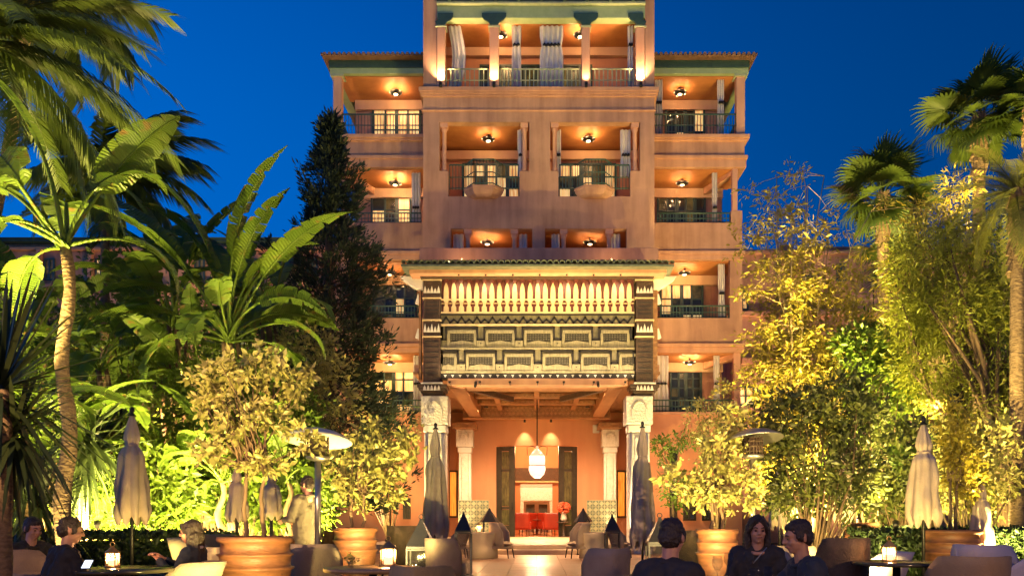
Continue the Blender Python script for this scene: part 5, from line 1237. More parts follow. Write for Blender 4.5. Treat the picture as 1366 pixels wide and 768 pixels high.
for (px, D, tg, W, c) in ((341, 7.6, (X(338, 9), 9, 2.6), 230, CREAM), (474, 11.7, (X(490, 13), 13, 2.6), 330, CREAM), (957, 10.9, (X(950, 12), 12, 2.5), 290, CREAM), (1145, 12.9, (X(1145, 14), 14, 2.2), 120, CREAM), (1295, 11.2, (X(1280, 12.6), 12.6, 2.2), 80, CREAM),
   (1130, 10.6, (X(1085, 12.4), 12.4, 2.6), 110, CREAM), (955, 24.8, (X(950, 26), 26, 3), 300, CREAM), (515, 24.8, (X(510, 26), 26, 2.6), 300, CREAM), (176, 11.05, (X(176, 11.3), 11.3, 2.0), 26, CREAM), (338, 12.2, (X(338, 12.6), 12.6, 1.8), 24, CREAM), (1225, 13.2, (X(1232, 14.5), 14.5, 2.4), 12, CREAM)):
    garden_light(px+(-1)**int(px)*26, D-.55, tg, W*(3.0 if px > 1200 else 4.5), GARDEN, 110, z=.3)  # the ones at the parasols are added to brighten their canvas

for (px, D, tg, W, a, zz) in ((1130, 16.2, (X(1085, 18), 18, 8.2), 6000, 55, 2.2), (1240, 16.9, (X(1245, 18.5), 18.5, 7), 2500, 60, 3.0), (40, 22.5, (X(50, 27), 28, 6), 3500, 80, .5), (180, 22.5, (X(190, 27), 27, 5), 3500, 80, .5), (320, 22.5, (X(330, 27), 28, 6), 3500, 80, .5), (1165, 21.2, (X(1178, 24), 24, 10.2), 2200, 60, 7.0), (1296, 17.2, (X(1306, 20), 20, 10.6), 2000, 60, 6.8), (1350, 16.5, (X(1376, 19), 19, 10.3), 600, 60, 6.8), (120, 16.0, (X(150, 19), 19, 8.8), 2600, 45, .5), (-10, 9.3, (X(20, 11), 11, 7.2), 3600, 75, 2.2), (425, 18.6, (X(440, 21.5), 21.5, 6), 500, 60, .5), (476, 10.5, (X(424, 11.1), 11.1, 2.4), 130, 40, .3)):
    garden_light(px, D, tg, W, GARDEN, a, z=zz)  # the last spot is added to brighten the heater reflector
from mathutils import noise
# ================================================================ TERRACE FURNITURE
F_ = {}
F_['taupe'] = mat('taupe_weave', (.34, .26, .20, 1), (.27, .20, .155, 1), .85, 5, bump=.6, bscale=90)
F_['tan'] = mat('tan_weave', (.48, .31, .15, 1), (.40, .25, .12, 1), .8, 5, bump=.6, bscale=90)
F_['olive'] = mat('olive_weave', (.34, .25, .12, 1), (.26, .19, .09, 1), .85, 5, bump=.6, bscale=90)
F_['sand'] = mat('sand_fabric', (.46, .36, .24, 1), (.38, .29, .19, 1), .9, 4, bump=.35, bscale=70)
F_['lilac'] = mat('pale_cushion_cloth', (.58, .52, .52, 1), (.5, .44, .45, 1), .9, 3, bump=.25, bscale=60)
F_['darkweave'] = mat('dark_brown_weave', (.09, .055, .035, 1), (.05, .032, .02, 1), .7, 8, bump=.8, bscale=60)
F_['pot'] = mat('terracotta_pot', (.22, .085, .038, 1), (.11, .045, .024, 1), .55, 5, bump=.3, bscale=18, stretch=(1, 1, 4))
F_['steel'] = mat('brushed_steel', (.45, .42, .38, 1), (.36, .33, .3, 1), .35, 6, metal=.85, bump=.05)
F_['reflector'] = mat('heater_reflector', (.75, .70, .62, 1), (.65, .6, .52, 1), .4, 3, metal=.2, bump=.05)
F_['brass'] = mat('aged_brass', (.55, .34, .13, 1), (.38, .23, .08, 1), .35, 9, metal=.8, bump=.1)
F_['teak'] = mat('teak_table', (.34, .22, .10, 1), (.24, .15, .07, 1), .35, 5, bump=.15, stretch=(6, 1, 1))
F_['darktop'] = mat('dark_table_top', (.07, .06, .035, 1), (.045, .04, .025, 1), .18, 4, bump=.05)
F_['cloth'] = mat('cream_tablecloth', (.68, .55, .34, 1), (.6, .48, .28, 1), .85, 3, bump=.2)
F_['cream_canvas'] = mat('cream_canvas', (.60, .46, .33, 1), (.48, .36, .25, 1), .85, 4, bump=.3, bscale=50)
F_['grey_canvas'] = mat('taupe_canvas', (.40, .32, .26, 1), (.30, .235, .19, 1), .85, 4, bump=.3, bscale=50)
F_['blue_black'] = mat('dark_lantern_metal', (.02, .022, .032, 1), (.035, .032, .035, 1), .4, 7, metal=.4)
F_['flame'] = emit_mat('candle_flame', (1, .62, .25, 1), 22)
F_['wax'] = emit_mat('glowing_wax', (1, .60, .26, 1), 3.0)
def glass_mat(name, c=(1, 1, 1, 1), rough=.03, alpha=.22):
    m, nt, p, o = new_mat(name); p.inputs['Base Color'].default_value = c; p.inputs['Roughness'].default_value = rough
    t = nt.nodes.new('ShaderNodeBsdfTransparent'); ms = nt.nodes.new('ShaderNodeMixShader'); ms.inputs[0].default_value = alpha
    nt.links.new(t.outputs[0], ms.inputs[1]); nt.links.new(p.outputs[0], ms.inputs[2]); nt.links.new(ms.outputs[0], o.inputs['Surface']); return m
F_['glass'] = glass_mat('clear_glass', (.05, .05, .05, 1), .03, .16); F_['warmglass'] = glass_mat('candle_glass', (1, .8, .5, 1), .15, .3)

def pot(px, D, rpx, ytop, label):
    r = rpx*D/F; H = Z(ytop, D); x = X(px, D)
    t = thing('terracotta_pot', (x, D, 0), 0, label, 'plant pot')
    pr = [(.55, 0), (.62, .02), (.80, .30), (.93, .52), (.98, .64), (1.06, .655), (1.07, .675), (.965, .685), (.97, .76), (.985, .79), (1.04, .80), (1.05, .815), (.96, .825), (.95, .93), (1.03, .945), (1.06, .96), (1.05, 1.0), (.93, 1.0), (.9, .96)]
    MB().lathe([(a*r, b*H) for a, b in pr], seg=36).build('pot_body', F_['pot'], t, world=False, fix=False)
    MB().lathe([(.9*r, H*.955), (0, H*.965)], seg=20).build('soil', M['soil'], t, world=False, fix=False)
    return t
def pot_tree(px, D, ypot, blobs_px, stems, n, per, sig, size, m, label, nb=26, name='potted_tree', asp=.5):
    k = D/F; bl = [(X(a, D), D+random.uniform(-.12, .12), Z(b, D), rx*k, rx*k*.85, rz*k) for a, b, rx, rz in blobs_px]
    x = X(px, D); t = thing(name, (x, D, Z(ypot, D)-.05), 0, label, 'tree')
    o, cc = crown(t, bl, n, per, sig, size, m, asp, -.15, shell=.35)
    mb = MB(); z0 = Z(ypot, D)-.06; zt = min(b[2] for b in bl)
    for s in stems:
        xs = X(s, D); pts = [(xs+random.gauss(0, .012), D+random.gauss(0, .015), z0+(zt-z0)*i/7) for i in range(8)]
        mb.tube(pts, [.028-.0015*i for i in range(8)], 7)
    mb.build('trunk', bark, t, fix=False)
    for s in stems[:2]: limbs(t, None, cc, nb//len(stems[:2]), .026, bark, (X(s, D), D, zt))
    return t
pot(341, 9, 47, 715, 'largest terracotta pot with dark ridges in the left foreground'); pot(474, 13, 28.5, 703, 'terracotta pot right of the left heater, its lower half brightly lit')
pot(957, 12, 27, 705, 'terracotta pot behind the dark haired man, its lower half brightly lit'); pot(1145, 14, 25, 697, 'terracotta pot right of the man in profile'); pot(1270, 12.6, 35, 706, 'broad terracotta pot under the right cream parasol')
pot(402, 14.5, 26, 716, 'low terracotta pot behind the taupe chair at the left')
pot_tree(338, 9, 715, [(335, 492, 55, 34), (285, 510, 32, 34), (392, 505, 32, 36), (330, 560, 62, 36), (400, 585, 32, 30), (290, 600, 34, 26), (355, 622, 34, 22), (270, 555, 28, 30)], [328, 350], 270, 12, .034, .068, L_['citrus'], 'bushy twin stemmed tree with pale lit leaves growing in the largest left pot', nb=44)
pot_tree(474, 13, 703, [(505, 612, 44, 36), (470, 655, 32, 34), (545, 590, 20, 26), (450, 625, 22, 26), (520, 655, 26, 24), (490, 580, 28, 22)], [468, 486], 200, 12, .042, .088, L_['citrus'], 'pale leaved lit tree in the pot right of the left heater', nb=36)
pot_tree(957, 12, 705, [(960, 610, 38, 34), (908, 640, 28, 26), (988, 655, 28, 32), (945, 655, 34, 26), (975, 565, 24, 26)], [950, 964], 185, 12, .04, .082, L_['citrus'], 'pale leaved lit tree in the pot behind the dark haired man', nb=36)
pot_tree(1145, 14, 697, [(1135, 600, 34, 42), (1150, 650, 30, 30), (1160, 560, 26, 30)], [1140, 1150], 260, 9, .06, .08, L_['mixed'], 'leafy tree in the pot right of the man in profile', nb=24)
pot_tree(1272, 12.6, 706, [(1282, 600, 28, 40), (1296, 640, 26, 32), (1268, 560, 22, 26)], [1268, 1276], 240, 9, .05, .07, L_['bamboo'], 'golden leaved tree in the broad right pot', nb=24)

def umbrella(px, D, ytop, ybot, wpx, m, label, tie=.27, pole=M['black'], base=True):
    x = X(px, D); zt, zb = Z(ytop, D), Z(ybot, D); R = wpx*D/F
    t = thing('parasol', (x, D, 0), 0, label, 'parasol', 'closed parasols on the terrace')
    vs = []; fs = []; seg = 48; rows = 26; H = zt-zb
    for j in range(rows+1):
        u = j/rows; z = zt-u*H
        rr = R*(.10+.55*min(1, u*3.2)**.8 if u < tie else .10+.55+.35*((u-tie)/(1-tie))**.8)
        rr *= 1-.42*math.exp(-((u-tie)/.045)**2)
        if u > .93: rr *= 1-.25*(u-.93)/.07
        for k in range(seg):
            a = 2*PI*k/seg; f = 1+(.16+.20*u)*abs(math.cos(4*a+.6*u))-.12+.07*math.sin(3*a+7*u+px)+.22*noise.noise(Vector((math.cos(a)*1.6, math.sin(a)*1.6, u*5+px)))*(.3+u)
            zz = z-(.10*H*(.5+.5*math.cos(8*a+px))*(max(0, u-.8)/.2))
            vs.append((x+math.cos(a)*rr*f, D+math.sin(a)*rr*f, zz))
    for j in range(rows):
        for k in range(seg):
            k2 = (k+1) % seg; fs.append((j*seg+k, j*seg+k2, (j+1)*seg+k2, (j+1)*seg+k))
    MB().add(vs, fs, True).build('canopy', m, t, fix=False)
    MB().tube([(x, D, .02), (x, D, zt+.05)], .024, 10).build('pole', pole, t)
    MB().lathe([(0, .09), (.03, .07), (.035, .03), (.02, 0), (.05, -.02), (.06, -.04)], (x, D, zt+.02), 12).build('finial', M['black'], t)
    zt_ = zt-tie*H; MB().lathe([(R*.42, -.02), (R*.45, 0), (R*.42, .02)], (x, D, zt_), 20).build('tie_strap', m, t)
    if base: MB().lathe([(.30, 0.015), (.30, .06), (.06, .09), (.045, .3)], (x, D, 0), 24).build('base', M['black'], t, fix=False)
umbrella(581, 16.5, 571, 712, 15, F_['grey_canvas'], 'closed taupe parasol in front of the left porch column'); umbrella(857, 16.8, 569, 720, 15, F_['grey_canvas'], 'closed taupe parasol in front of the right porch column')
umbrella(176, 11.3, 553, 688, 20, F_['cream_canvas'], 'closed cream parasol in the left garden above the candle lantern', .30); umbrella(1232, 12.0, 565, 692, 20, F_['cream_canvas'], 'closed cream parasol at the right, above the broad pot', .30)
umbrella(1309, 12.7, 643, 735, 14, F_['cream_canvas'], 'smaller closed cream parasol at the far right', .25); umbrella(316, 12.6, 622, 690, 13, F_['cream_canvas'], 'closed pale parasol half hidden behind the twin stems, left one', .3)
umbrella(362, 12.4, 625, 688, 13, F_['cream_canvas'], 'closed pale parasol half hidden behind the twin stems, right one', .3); umbrella(1040, 14.2, 622, 700, 13, F_['cream_canvas'], 'closed pale parasol behind the seated woman', .3)
umbrella(1124, 13.6, 592, 690, 13, F_['cream_canvas'], 'closed pale parasol between the dark shrub and the golden twigs', .3)

def heater(px, D, ydisc, rpx, label, m, tilt=0.0):
    x = X(px, D); z = Z(ydisc, D); R = rpx*D/F
    t = thing('patio_heater', (x, D, 0), 0, label, 'patio heater', 'mushroom patio heaters')
    MB().lathe([(.26, 0), (.27, .05), (.22, .08), (.22, .72), (.20, .76), (.05, .80)], (x, D, 0), 24).build('gas_housing', F_['steel'], t, fix=False)
    MB().tube([(x, D, .78), (x, D, z-.30)], .042, 12).build('pole', F_['steel'], t)
    MB().lathe([(.05, -.34), (.15, -.31), (.155, -.28), (.15, -.28)], (x, D, z), 20).build('burner_base', F_['steel'], t, fix=False)
    c = MB()
    for k in range(18):
        a = 2*PI*k/18; c.tube([(x+.14*math.cos(a), D+.14*math.sin(a), z-.29), (x+.135*math.cos(a), D+.135*math.sin(a), z-.02)], .005, 4)
    for q in (-.23, -.16, -.09): c.lathe([(.143, q-.004), (.147, q), (.143, q+.004)], (x, D, z), 20)
    c.lathe([(.10, -.28), (.10, -.04)], (x, D, z), 16); c.build('burner_cage', F_['darkweave'], t, fix=False)
    d = MB(); d.lathe([(0, .09), (R*.25, .075), (R*.6, .03), (R*.93, -.045), (R, -.075), (R*.98, -.082), (R*.6, .012), (R*.2, .055), (0, .065)], seg=40)
    o = d.build('reflector', m, t, world=False, fix=False); o.location = (0, 0, z); o.rotation_euler = (-.16, tilt, 0)
heater(424, 11.1, 580, 46, 'mushroom patio heater with a pale round reflector at the left', F_['reflector'], .04); heater(1004, 12, 580, 40, 'mushroom patio heater with a grey reflector behind the seated woman', F_['steel'], -.08)

# ---- chairs and tables
def shell_mesh(W=.70, H=.60, dp=.42, th=.05, z0=.30, wrap=.30, rake=.16):
    """curved back that wraps round into low arms; front is -y"""
    vs = []; fs = []; nu, nv = 16, 5
    for side in (0, 1):
        for j in range(nv+1):
            v = j/nv
            for i in range(nu+1):
                u = -1+2*i/nu; au = abs(u)
                hgt = H*(1-.40*max(0, (au-.72)/.28)**1.3); ins = th if side else 0
                ang = u*1.15; wx = (W/2-ins)*(math.sin(ang)/math.sin(1.15))*(1+.05*v)
                yy = dp*(.5-.95*(1-math.cos(ang))/(1-math.cos(1.15)))-ins*(1-au)+rake*v*(1-au*.8)
                vs.append((wx, yy, z0+hgt*v))
    R = nu+1; o = (nv+1)*R
    for j in range(nv):
        for i in range(nu):
            a = j*R+i; fs.append((a, a+1, a+R+1, a+R)); fs.append((o+a, o+a+R, o+a+R+1, o+a+1))
    for i in range(nu): a = nv*R+i; fs.append((a, a+1, o+a+1, o+a)); fs.append((i, o+i, o+i+1, i+1))
    for j in range(nv):
        for i in (0, nu): a = j*R+i; fs.append((a, a+R, o+a+R, o+a))
    return MB().add(vs, fs, True)
def cushion(cx, cy, cz, sx, sy, sz, rot=(0, 0, 0), n=6):
    m = MB(); R = Euler(rot).to_matrix()
    for s in (-1, 1):
        vs = []; fs = []
        for j in range(n+1):
            for i in range(n+1):
                u, v = -1+2*i/n, -1+2*j/n; h = ((1-u**4)*(1-v**4))**.5
                pin = 1-.06*(1-abs(u))*(abs(v))-.06*(1-abs(v))*abs(u)
                vs.append(R @ Vector((u*sx/2*pin, v*sy/2*pin, s*(sz/2*h+.004)))+Vector((cx, cy, cz)))
        for j in range(n):
            for i in range(n): a = j*(n+1)+i; f = (a, a+1, a+n+2, a+n+1); fs.append(f if s > 0 else f[::-1])
        m.add(vs, fs, True)
    return m
_chair = {}
def chair(px, D, rz, kind, label, W=.70, H=.56, pillow=None, group='lounge chairs on the terrace', x=None):
    t = thing('lounge_chair', (X(px, D) if x is None else x, D, 0.02), rz, label, 'chair', group)
    fab = F_[kind]
    shell_mesh(W, H).build('backrest', fab, t, world=False)
    MB().box(-W/2+.05, W/2-.05, -.30, .20, .26, .335).build('seat', fab, t, world=False, bevel=.02)
    cushion(0, -.05, .40, W-.12, .52, .13).build('seat_cushion', F_['sand'], t, world=False)
    for sx_, sy_ in ((-1, -1), (1, -1), (-1, 1), (1, 1)):
        MB().tube([(sx_*(W/2-.08), sy_*.24-.03, .27), (sx_*(W/2-.05), sy_*.28-.03, 0)], [.022, .014], 8).build('leg', M['black'], t, world=False)
    if pillow: cushion(0, .10, .60, .50, .42, .16, (PI/2-.25, 0, .1)).build('pillow', F_[pillow], t, world=False)
    return t
def arm_wood(t): pass
chair(18, 8.4, PI*.93, 'taupe', 'taupe chair at the left edge behind the two men', .78, .56); chair(262, 11.2, PI*.70, 'sand', 'sand coloured chair right of the girl with jeans, seen from the back corner', .72, .60, 'sand')
chair(284, 9.6, PI*1.2, 'sand', 'sand chair with a tan side panel touching the largest pot', .60, .54, 'tan'); chair(415, 10.6, PI*1.02, 'taupe', 'taupe chair with a straight back right of the largest pot', .70, .54)
chair(588, 12.6, PI*.95, 'taupe', 'taupe chair in front of the left taupe parasol', .55, .56); chair(562, 6.7, PI, 'olive', 'olive brown chair back low at the bottom, left of the aisle', .55, .50)
chair(812, 9.8, PI*1.04, 'taupe', 'rosy taupe chair back right of the aisle', .56, .52); chair(860, 6.2, PI*1.03, 'olive', 'olive chair back holding the dark haired man at the bottom', .54, .46)
chair(1128, 9.6, PI*.97, 'darkweave', 'dark woven chair behind the man in profile', .60, .64); chair(1178, 10.6, PI*1.3, 'lilac', 'pale grey armchair with low arms left of the right candle lantern', .72, .44)
chair(1298, 8.3, PI*.96, 'tan', 'tan woven chair back in the lower right corner', .78, .50, None); chair(1310, 9.8, PI*.8, 'lilac', 'pale cushioned chair behind the tan one at the lower right', .70, .56, 'lilac')
chair(1365, 9.6, PI*1.3, 'lilac', 'pale chair cut by the right edge', .7, .42); chair(1015, 7.9, .05, 'taupe', 'taupe chair under the woman in black', .62, .56); chair(1105, 6.1, -PI*.42, 'taupe', 'taupe chair under the man in profile', .62, .40)
chair(70, 7.9, PI*.72, 'taupe', 'taupe chair under the man in black seen from behind', .66, .36); chair(25, 9.2, PI*.36, 'taupe', 'taupe chair under the man facing right at the left edge', .66, .42)
chair(252, 8.3, -PI*.5, 'taupe', 'low taupe chair under the girl with jeans', .66, .44); chair(540, 14.5, PI*.9, 'darkweave', 'dark brown woven chair left of the left taupe parasol', .75, .72); chair(925, 13.5, PI*1.1, 'darkweave', 'dark brown woven chair behind the dark haired man', .7, .66)
chair(1060, 11, PI*.9, 'sand', 'sand chair glimpsed between the woman and the man in profile', .6, .5)
# bench behind the girl
b = thing('garden_bench', (X(283, 12), 11.4, 0), 0, 'olive upholstered bench back beyond the girl with jeans', 'bench'); MB().box(X(258, 11.4), X(312, 11.4), 11.4, 11.5, .3, Z(712, 11.4)).build('backrest', F_['olive'], b, bevel=.02); MB().box(X(258, 11.4), X(312, 11.4), 10.85, 11.39, .28, .42).build('seat', F_['olive'], b, bevel=.02)
for s in (X(260, 11.4), X(310, 11.4)): MB().box(s-.03, s+.03, 10.9, 11.4, .0, .279).build('leg', M['black'], b)

def table(px, D, r, label, m='teak', h=.72, square=False):
    x = X(px, D); t = thing('terrace_table', (x, D, 0), 0, label, 'table', 'tables on the terrace')
    if square: MB().box(-r, r, -r*.8, r*.8, h-.035, h).build('tabletop', F_[m], t, world=False, bevel=.008)
    else: MB().lathe([(0, h-.035), (r*.98, h-.035), (r, h-.02), (r, h-.006), (r*.99, h), (0, h)], seg=40).build('tabletop', F_[m], t, world=False, fix=False)
    MB().tube([(0, 0, .06), (0, 0, h-.036)], .04, 10).build('pedestal', M['black'], t, world=False); MB().lathe([(.26, .02), (.26, .045), (.05, .07)], seg=24).build('foot', M['black'], t, world=False, fix=False)
    return x, D, h
def candle(px, D, h, label, s=1.0, W=9):
    x = X(px, D); t = thing('candle_lantern', (x, D, h), 0, label, 'candle lantern', 'small candle lanterns on the tables')
    r = .075*s
    MB().lathe([(r*1.1, 0), (r*1.15, .012), (r, .02)], (x, D, h), 20).build('base', F_['brass'], t, fix=False)
    MB().lathe([(r*.93, .02), (r*.96, .15*s), (r*.8, .165*s)], (x, D, h), 20).build('glass', F_['warmglass'], t, fix=False)
    c = MB()
    for k in range(4):
        a = PI/4+k*PI/2; c.tube([(x+r*math.cos(a), D+r*math.sin(a), h+.015), (x+r*math.cos(a), D+r*math.sin(a), h+.165*s)], .005, 6)
    c.lathe([(r*1.1, .160*s), (r*1.0, .175*s), (r*.5, .205*s), (r*.3, .225*s), (0, .23*s)], (x, D, h), 20)
    c.build('cap', F_['brass'], t, fix=False)
    ring = [(x+.022*math.cos(a), D, h+.255*s+.022*math.sin(a)) for a in np.linspace(0, 2*PI, 13)]; MB().tube(ring, .004, 6, caps=False).build('ring_handle', F_['brass'], t)
    MB().lathe([(.04*s, .02), (.042*s, .085*s), (.01, .088*s)], (x, D, h), 16).build('candle', F_['wax'], t, fix=False)
    MB().lathe([(0, .088*s), (.010, .10*s), (.006, .12*s), (0, .14*s)], (x, D, h), 10).build('flame', F_['flame'], t, fix=False)
    light('POINT', (x, D, h+.125*s), W*2.2, (1, .5, .18), r=.02, parent=t)
table(160, 7.9, .48, 'dark table with the candle lantern in the left corner', 'darktop'); candle(150, 8.0, .72, 'small glowing candle lantern on the dark left table', .85)
table(498, 8.0, .46, 'honey coloured table with the glowing lantern, left of the aisle'); candle(518, 8.2, .72, 'larger glowing candle lantern on the honey coloured table', 1.05, 12)
table(1196, 9.0, .46, 'dark table with a candle lantern at the right', 'darktop'); candle(1186, 9.0, .72, 'small glowing candle lantern on the dark right table', .95)
TBX, TBY, TBH = table(985, 6.3, .62, 'round table with glasses where three people sit', 'darktop')
def clear_thing(name, px, D, prof, label, cat, grp, h=.72):
    x = X(px, D); t = tag(MB().lathe(prof, seg=18).build(name, F_['glass'], None, fix=False), label, cat, grp); t.location = (x, D, h); return t
WG = [(.032, 0), (.033, .004), (.005, .01), (.005, .085), (.02, .10), (.038, .13), (.04, .16), (.033, .20), (.032, .20), (.038, .16), (.036, .131), (.018, .103), (0, .10)]
TG = [(.03, 0), (.036, .11), (.034, .11), (.028, .008), (0, .006)]
for (px, D, pr, nm, lb_) in ((930, 6.1, TG, 'tumbler', 'tumbler nearest the dark haired man'), (957, 6.0, WG, 'wine_glass', 'wine glass at the left of the group table'), (972, 6.6, WG, 'wine_glass', 'wine glass in front of the woman, left one'), (999, 6.7, WG, 'wine_glass', 'wine glass in front of the woman, right one'), (1006, 6.1, TG, 'tumbler', 'tumbler in the middle of the group table'), (1025, 6.3, TG, 'tumbler', 'tumbler by the outstretched hand of the man in profile')):
    clear_thing(nm, px, D, pr, lb_, 'glass', 'glasses on the group table')
for (px, D, lb_) in ((990, 6.35, 'white plate in the middle of the group table'), (1030, 6.05, 'white plate beside the man in profile')):
    t = tag(MB().lathe([(0, 0), (.07, .002), (.115, .016), (.116, .02), (.07, .008), (0, .006)], seg=28).build('plate', M['plaster_plain'], None, fix=False), lb_, 'plate', 'plates on the group table'); t.location = (X(px, D), D, .72)
n_ = thing('napkin', (X(915, 6.2), 6.2, .72), .4, 'folded white napkin in front of the dark haired man', 'napkin'); cushion(0, 0, .02, .2, .12, .035).build('cloth', M['curtain'], n_, world=False)
# flowers on the honey table
v = thing('flower_vase', (X(468, 7.9), 7.9, .72), 0, 'little glass of yellow green sprigs on the honey coloured table', 'flowers'); MB().lathe([(.025, 0), (.03, .07), (.028, .07), (.024, .005), (0, .004)], (X(468, 7.9), 7.9, .72), 14).build('glass', F_['glass'], v, fix=False)
crown(v, [(X(468, 7.9), 7.9, .80, .05, .05, .04)], 20, 5, .012, .03, L_['citrus'], name='sprigs')

# skirted tables and chairs by the porch steps
for sg, pt, pc, l in ((-1, 645, 668, 'left'), (1, 792, 772, 'right')):
    D = 24.2; x = X(pt, D); t = thing('cafe_table', (x, D, 0), 0, 'cream covered table at the foot of the steps, '+l+' of the aisle', 'table')
    MB().lathe([(.42, .02), (.40, .3), (.43, .66), (.45, .72), (.44, .74), (0, .745)], (x, D, 0), 28).build('tablecloth', F_['cloth'], t, fix=False)
    c = chair(pc, D-.1, (-PI/2 if sg > 0 else PI/2)*(.82), 'sand', 'sand coloured high backed chair turned '+('left' if sg < 0 else 'right')+'wards to the cream covered table', .62, .70, None, 'chairs by the porch steps')
    chair(pt-sg*-26 if False else pt+sg*34, D-.2, (PI/2 if sg > 0 else -PI/2)*.85, 'taupe', 'taupe chair on the outer side of the '+l+' cream covered table', .6, .5, None, 'chairs by the porch steps')
    candle(pt-6 if sg < 0 else pt-8, D, .745, 'candle lantern on the '+l+' cream covered table', 1.2, 8)
    # conical lamp
    xx = X(653 if sg < 0 else 778, 26.2); cn = thing('cone_lantern', (xx, 26.2, 0), 0, 'small lantern with a black conical roof by the '+l+' end of the steps', 'lantern', 'roofed floor lanterns')
    zc = Z(696, 26.2)
    MB().lathe([(.30, 0), (.29, .02), (.05, .36), (.03, .42), (0, .44)], (xx, 26.2, zc), 8, smooth=False).build('roof', F_['blue_black'], cn, fix=False)
    m = MB(); 
    for k in range(4): a = PI/4+k*PI/2; m.tube([(xx+.25*math.cos(a), 26.2+.25*math.sin(a), .02), (xx+.25*math.cos(a), 26.2+.25*math.sin(a), zc)], .018, 6)
    m.build('frame', F_['blue_black'], cn, fix=False); MB().box(xx-.2, xx+.2, 26.0, 26.4, .02, .06).build('base', F_['blue_black'], cn)
    light('POINT', (xx, 26.2, .7), 70, (1, .55, .22), r=.05, parent=cn)
def tall_lantern(px, D, w, ytop, yeave, label, seg=4):
    x = X(px, D); z1, z0 = Z(ytop, D), Z(yeave, D); r = w/2*1.35
    t = thing('floor_lantern', (x, D, 0), 0, label, 'lantern', 'roofed floor lanterns')
    MB().lathe([(r, -.03), (r, 0), (r*.18, z1-z0-.05), (r*.1, z1-z0), (0, z1-z0+.01)], (x, D, z0), seg, smooth=False, a0=PI/4).build('roof', F_['blue_black'], t, fix=False)
    ring = [(x+.035*math.cos(a), D, z1+.035+.035*math.sin(a)) for a in np.linspace(0, 2*PI, 11)]; MB().tube(ring, .007, 6, caps=False).build('ring_handle', F_['blue_black'], t)
    m = MB(); h = w/2-.02
    for a, b in ((-1, -1), (1, -1), (1, 1), (-1, 1)): m.box(x+a*h-.012, x+a*h+.012, D+b*h-.012, D+b*h+.012, .06, z0-.031)
    for zz in (.06, z0-.06):
        for a in (-1, 1): m.box(x-h, x+h, D+a*h-.010, D+a*h+.010, zz, zz+.02); m.box(x+a*h-.010, x+a*h+.010, D-h, D+h, zz+.001, zz+.021)
    m.build('frame', F_['blue_black'], t, fix=False); MB().box(x-h-.03, x+h+.03, D-h-.03, D+h+.03, .02, .059).build('base', F_['blue_black'], t)
    MB().lathe([(.05, .06), (.05, .30)], (x, D, 0), 14).build('candle', F_['cream_canvas'], t, fix=False)
    for b in (-1, 1): MB().box(x-h+.013, x+h-.013, D+b*h-.002, D+b*h+.002, .085, z0-.061).build('glass', F_['glass'], t)
tall_lantern(618.5, 16.5, .33, 683, 707, 'tall glass lantern with a pyramid roof left of the aisle'); tall_lantern(816.5, 18.5, .34, 686, 707, 'tall glass lantern with a pyramid roof right of the aisle')
tall_lantern(562, 12.8, .42, 692, 728, 'broad lantern with a dark pyramid roof between parasol and candle'); tall_lantern(880, 12.8, .40, 690, 722, 'broad lantern with a dark roof beyond the dark haired man')
# unseen lamp posts added behind the camera to light the terrace furniture
for sg in (-1, 1):
    x = sg*5.5; y = -1.5; t = thing('added_lamp_post', (x, y, 0), 0, 'unseen lamp post added on the '+('left' if sg < 0 else 'right')+' side behind the camera to light the tables', 'lamp post')
    MB().tube([(x, y, 0), (x, y, 3.2)], [.06, .04], 10).build('post', M['black'], t); MB().lathe([(.06, 0), (.16, .05), (.18, .3), (.14, .36), (.02, .42)], (x, y, 3.2), 16).build('lamp_glass', M['glass_lamp'], t, fix=False)
    light('POINT', (x, y+.35, 3.35), POST_W, (1, .55, .26), r=.18, parent=t)
    MB().tube([(x-sg*.12, y+.05, 2.9), (x-sg*.14, y+.3, 2.87)], [.06, .08], 12).build('spot_head', M['black'], t)
    light('SPOT', (x-sg*.14, y+.34, 2.87), 11000, (1, .60, .28), (sg*.6, 24, .7), 17, .9, .08, t)  # narrow beam added to brighten the chairs and columns by the porch
# ================================================================ PEOPLE
skin = mat('skin', (.52, .27, .17, 1), (.44, .21, .13, 1), .5, 7, bump=.1)
skin2 = mat('tanned_skin', (.46, .24, .14, 1), (.38, .18, .10, 1), .5, 7, bump=.1)
hairm = mat('dark_hair', (.018, .012, .009, 1), (.035, .022, .015, 1), .45, 30, bump=.7, bscale=40, stretch=(4, 4, 1))
blackc = mat('black_cloth', (.014, .013, .015, 1), (.022, .02, .022, 1), .8, 5, bump=.4, bscale=25)
navyc = mat('navy_cloth', (.016, .022, .034, 1), (.024, .032, .045, 1), .8, 5, bump=.4, bscale=25)
jeans = mat('blue_jeans', (.03, .05, .085, 1), (.045, .07, .11, 1), .85, 8, bump=.4, bscale=40)
beigec = mat('beige_uniform', (.10, .08, .06, 1), (.075, .06, .045, 1), .85, 4, bump=.4, bscale=20)
whitec = mat('white_shirt', (.7, .66, .62, 1), (.6, .56, .52, 1), .8, 4)
eyem = mat('eye', (.02, .014, .01, 1), (.03, .02, .015, 1), .15, 3, bump=0)
lipm = mat('lip', (.36, .12, .09, 1), (.3, .1, .08, 1), .45, 3, bump=0)
def ico(c, r, R=None, n=2):
    bm = bmesh.new(); bmesh.ops.create_icosphere(bm, subdivisions=n, radius=1)
    vs = []
    for v in bm.verts:
        p = Vector((v.co.x*r[0], v.co.y*r[1], v.co.z*r[2]))
        if R is not None: p = R @ p
        vs.append(p+Vector(c))
    fs = [tuple(v.index for v in f.verts) for f in bm.faces]; bm.free(); return vs, fs
CL_F = bpy.data.textures.new('folds', 'CLOUDS'); CL_F.noise_scale = .09
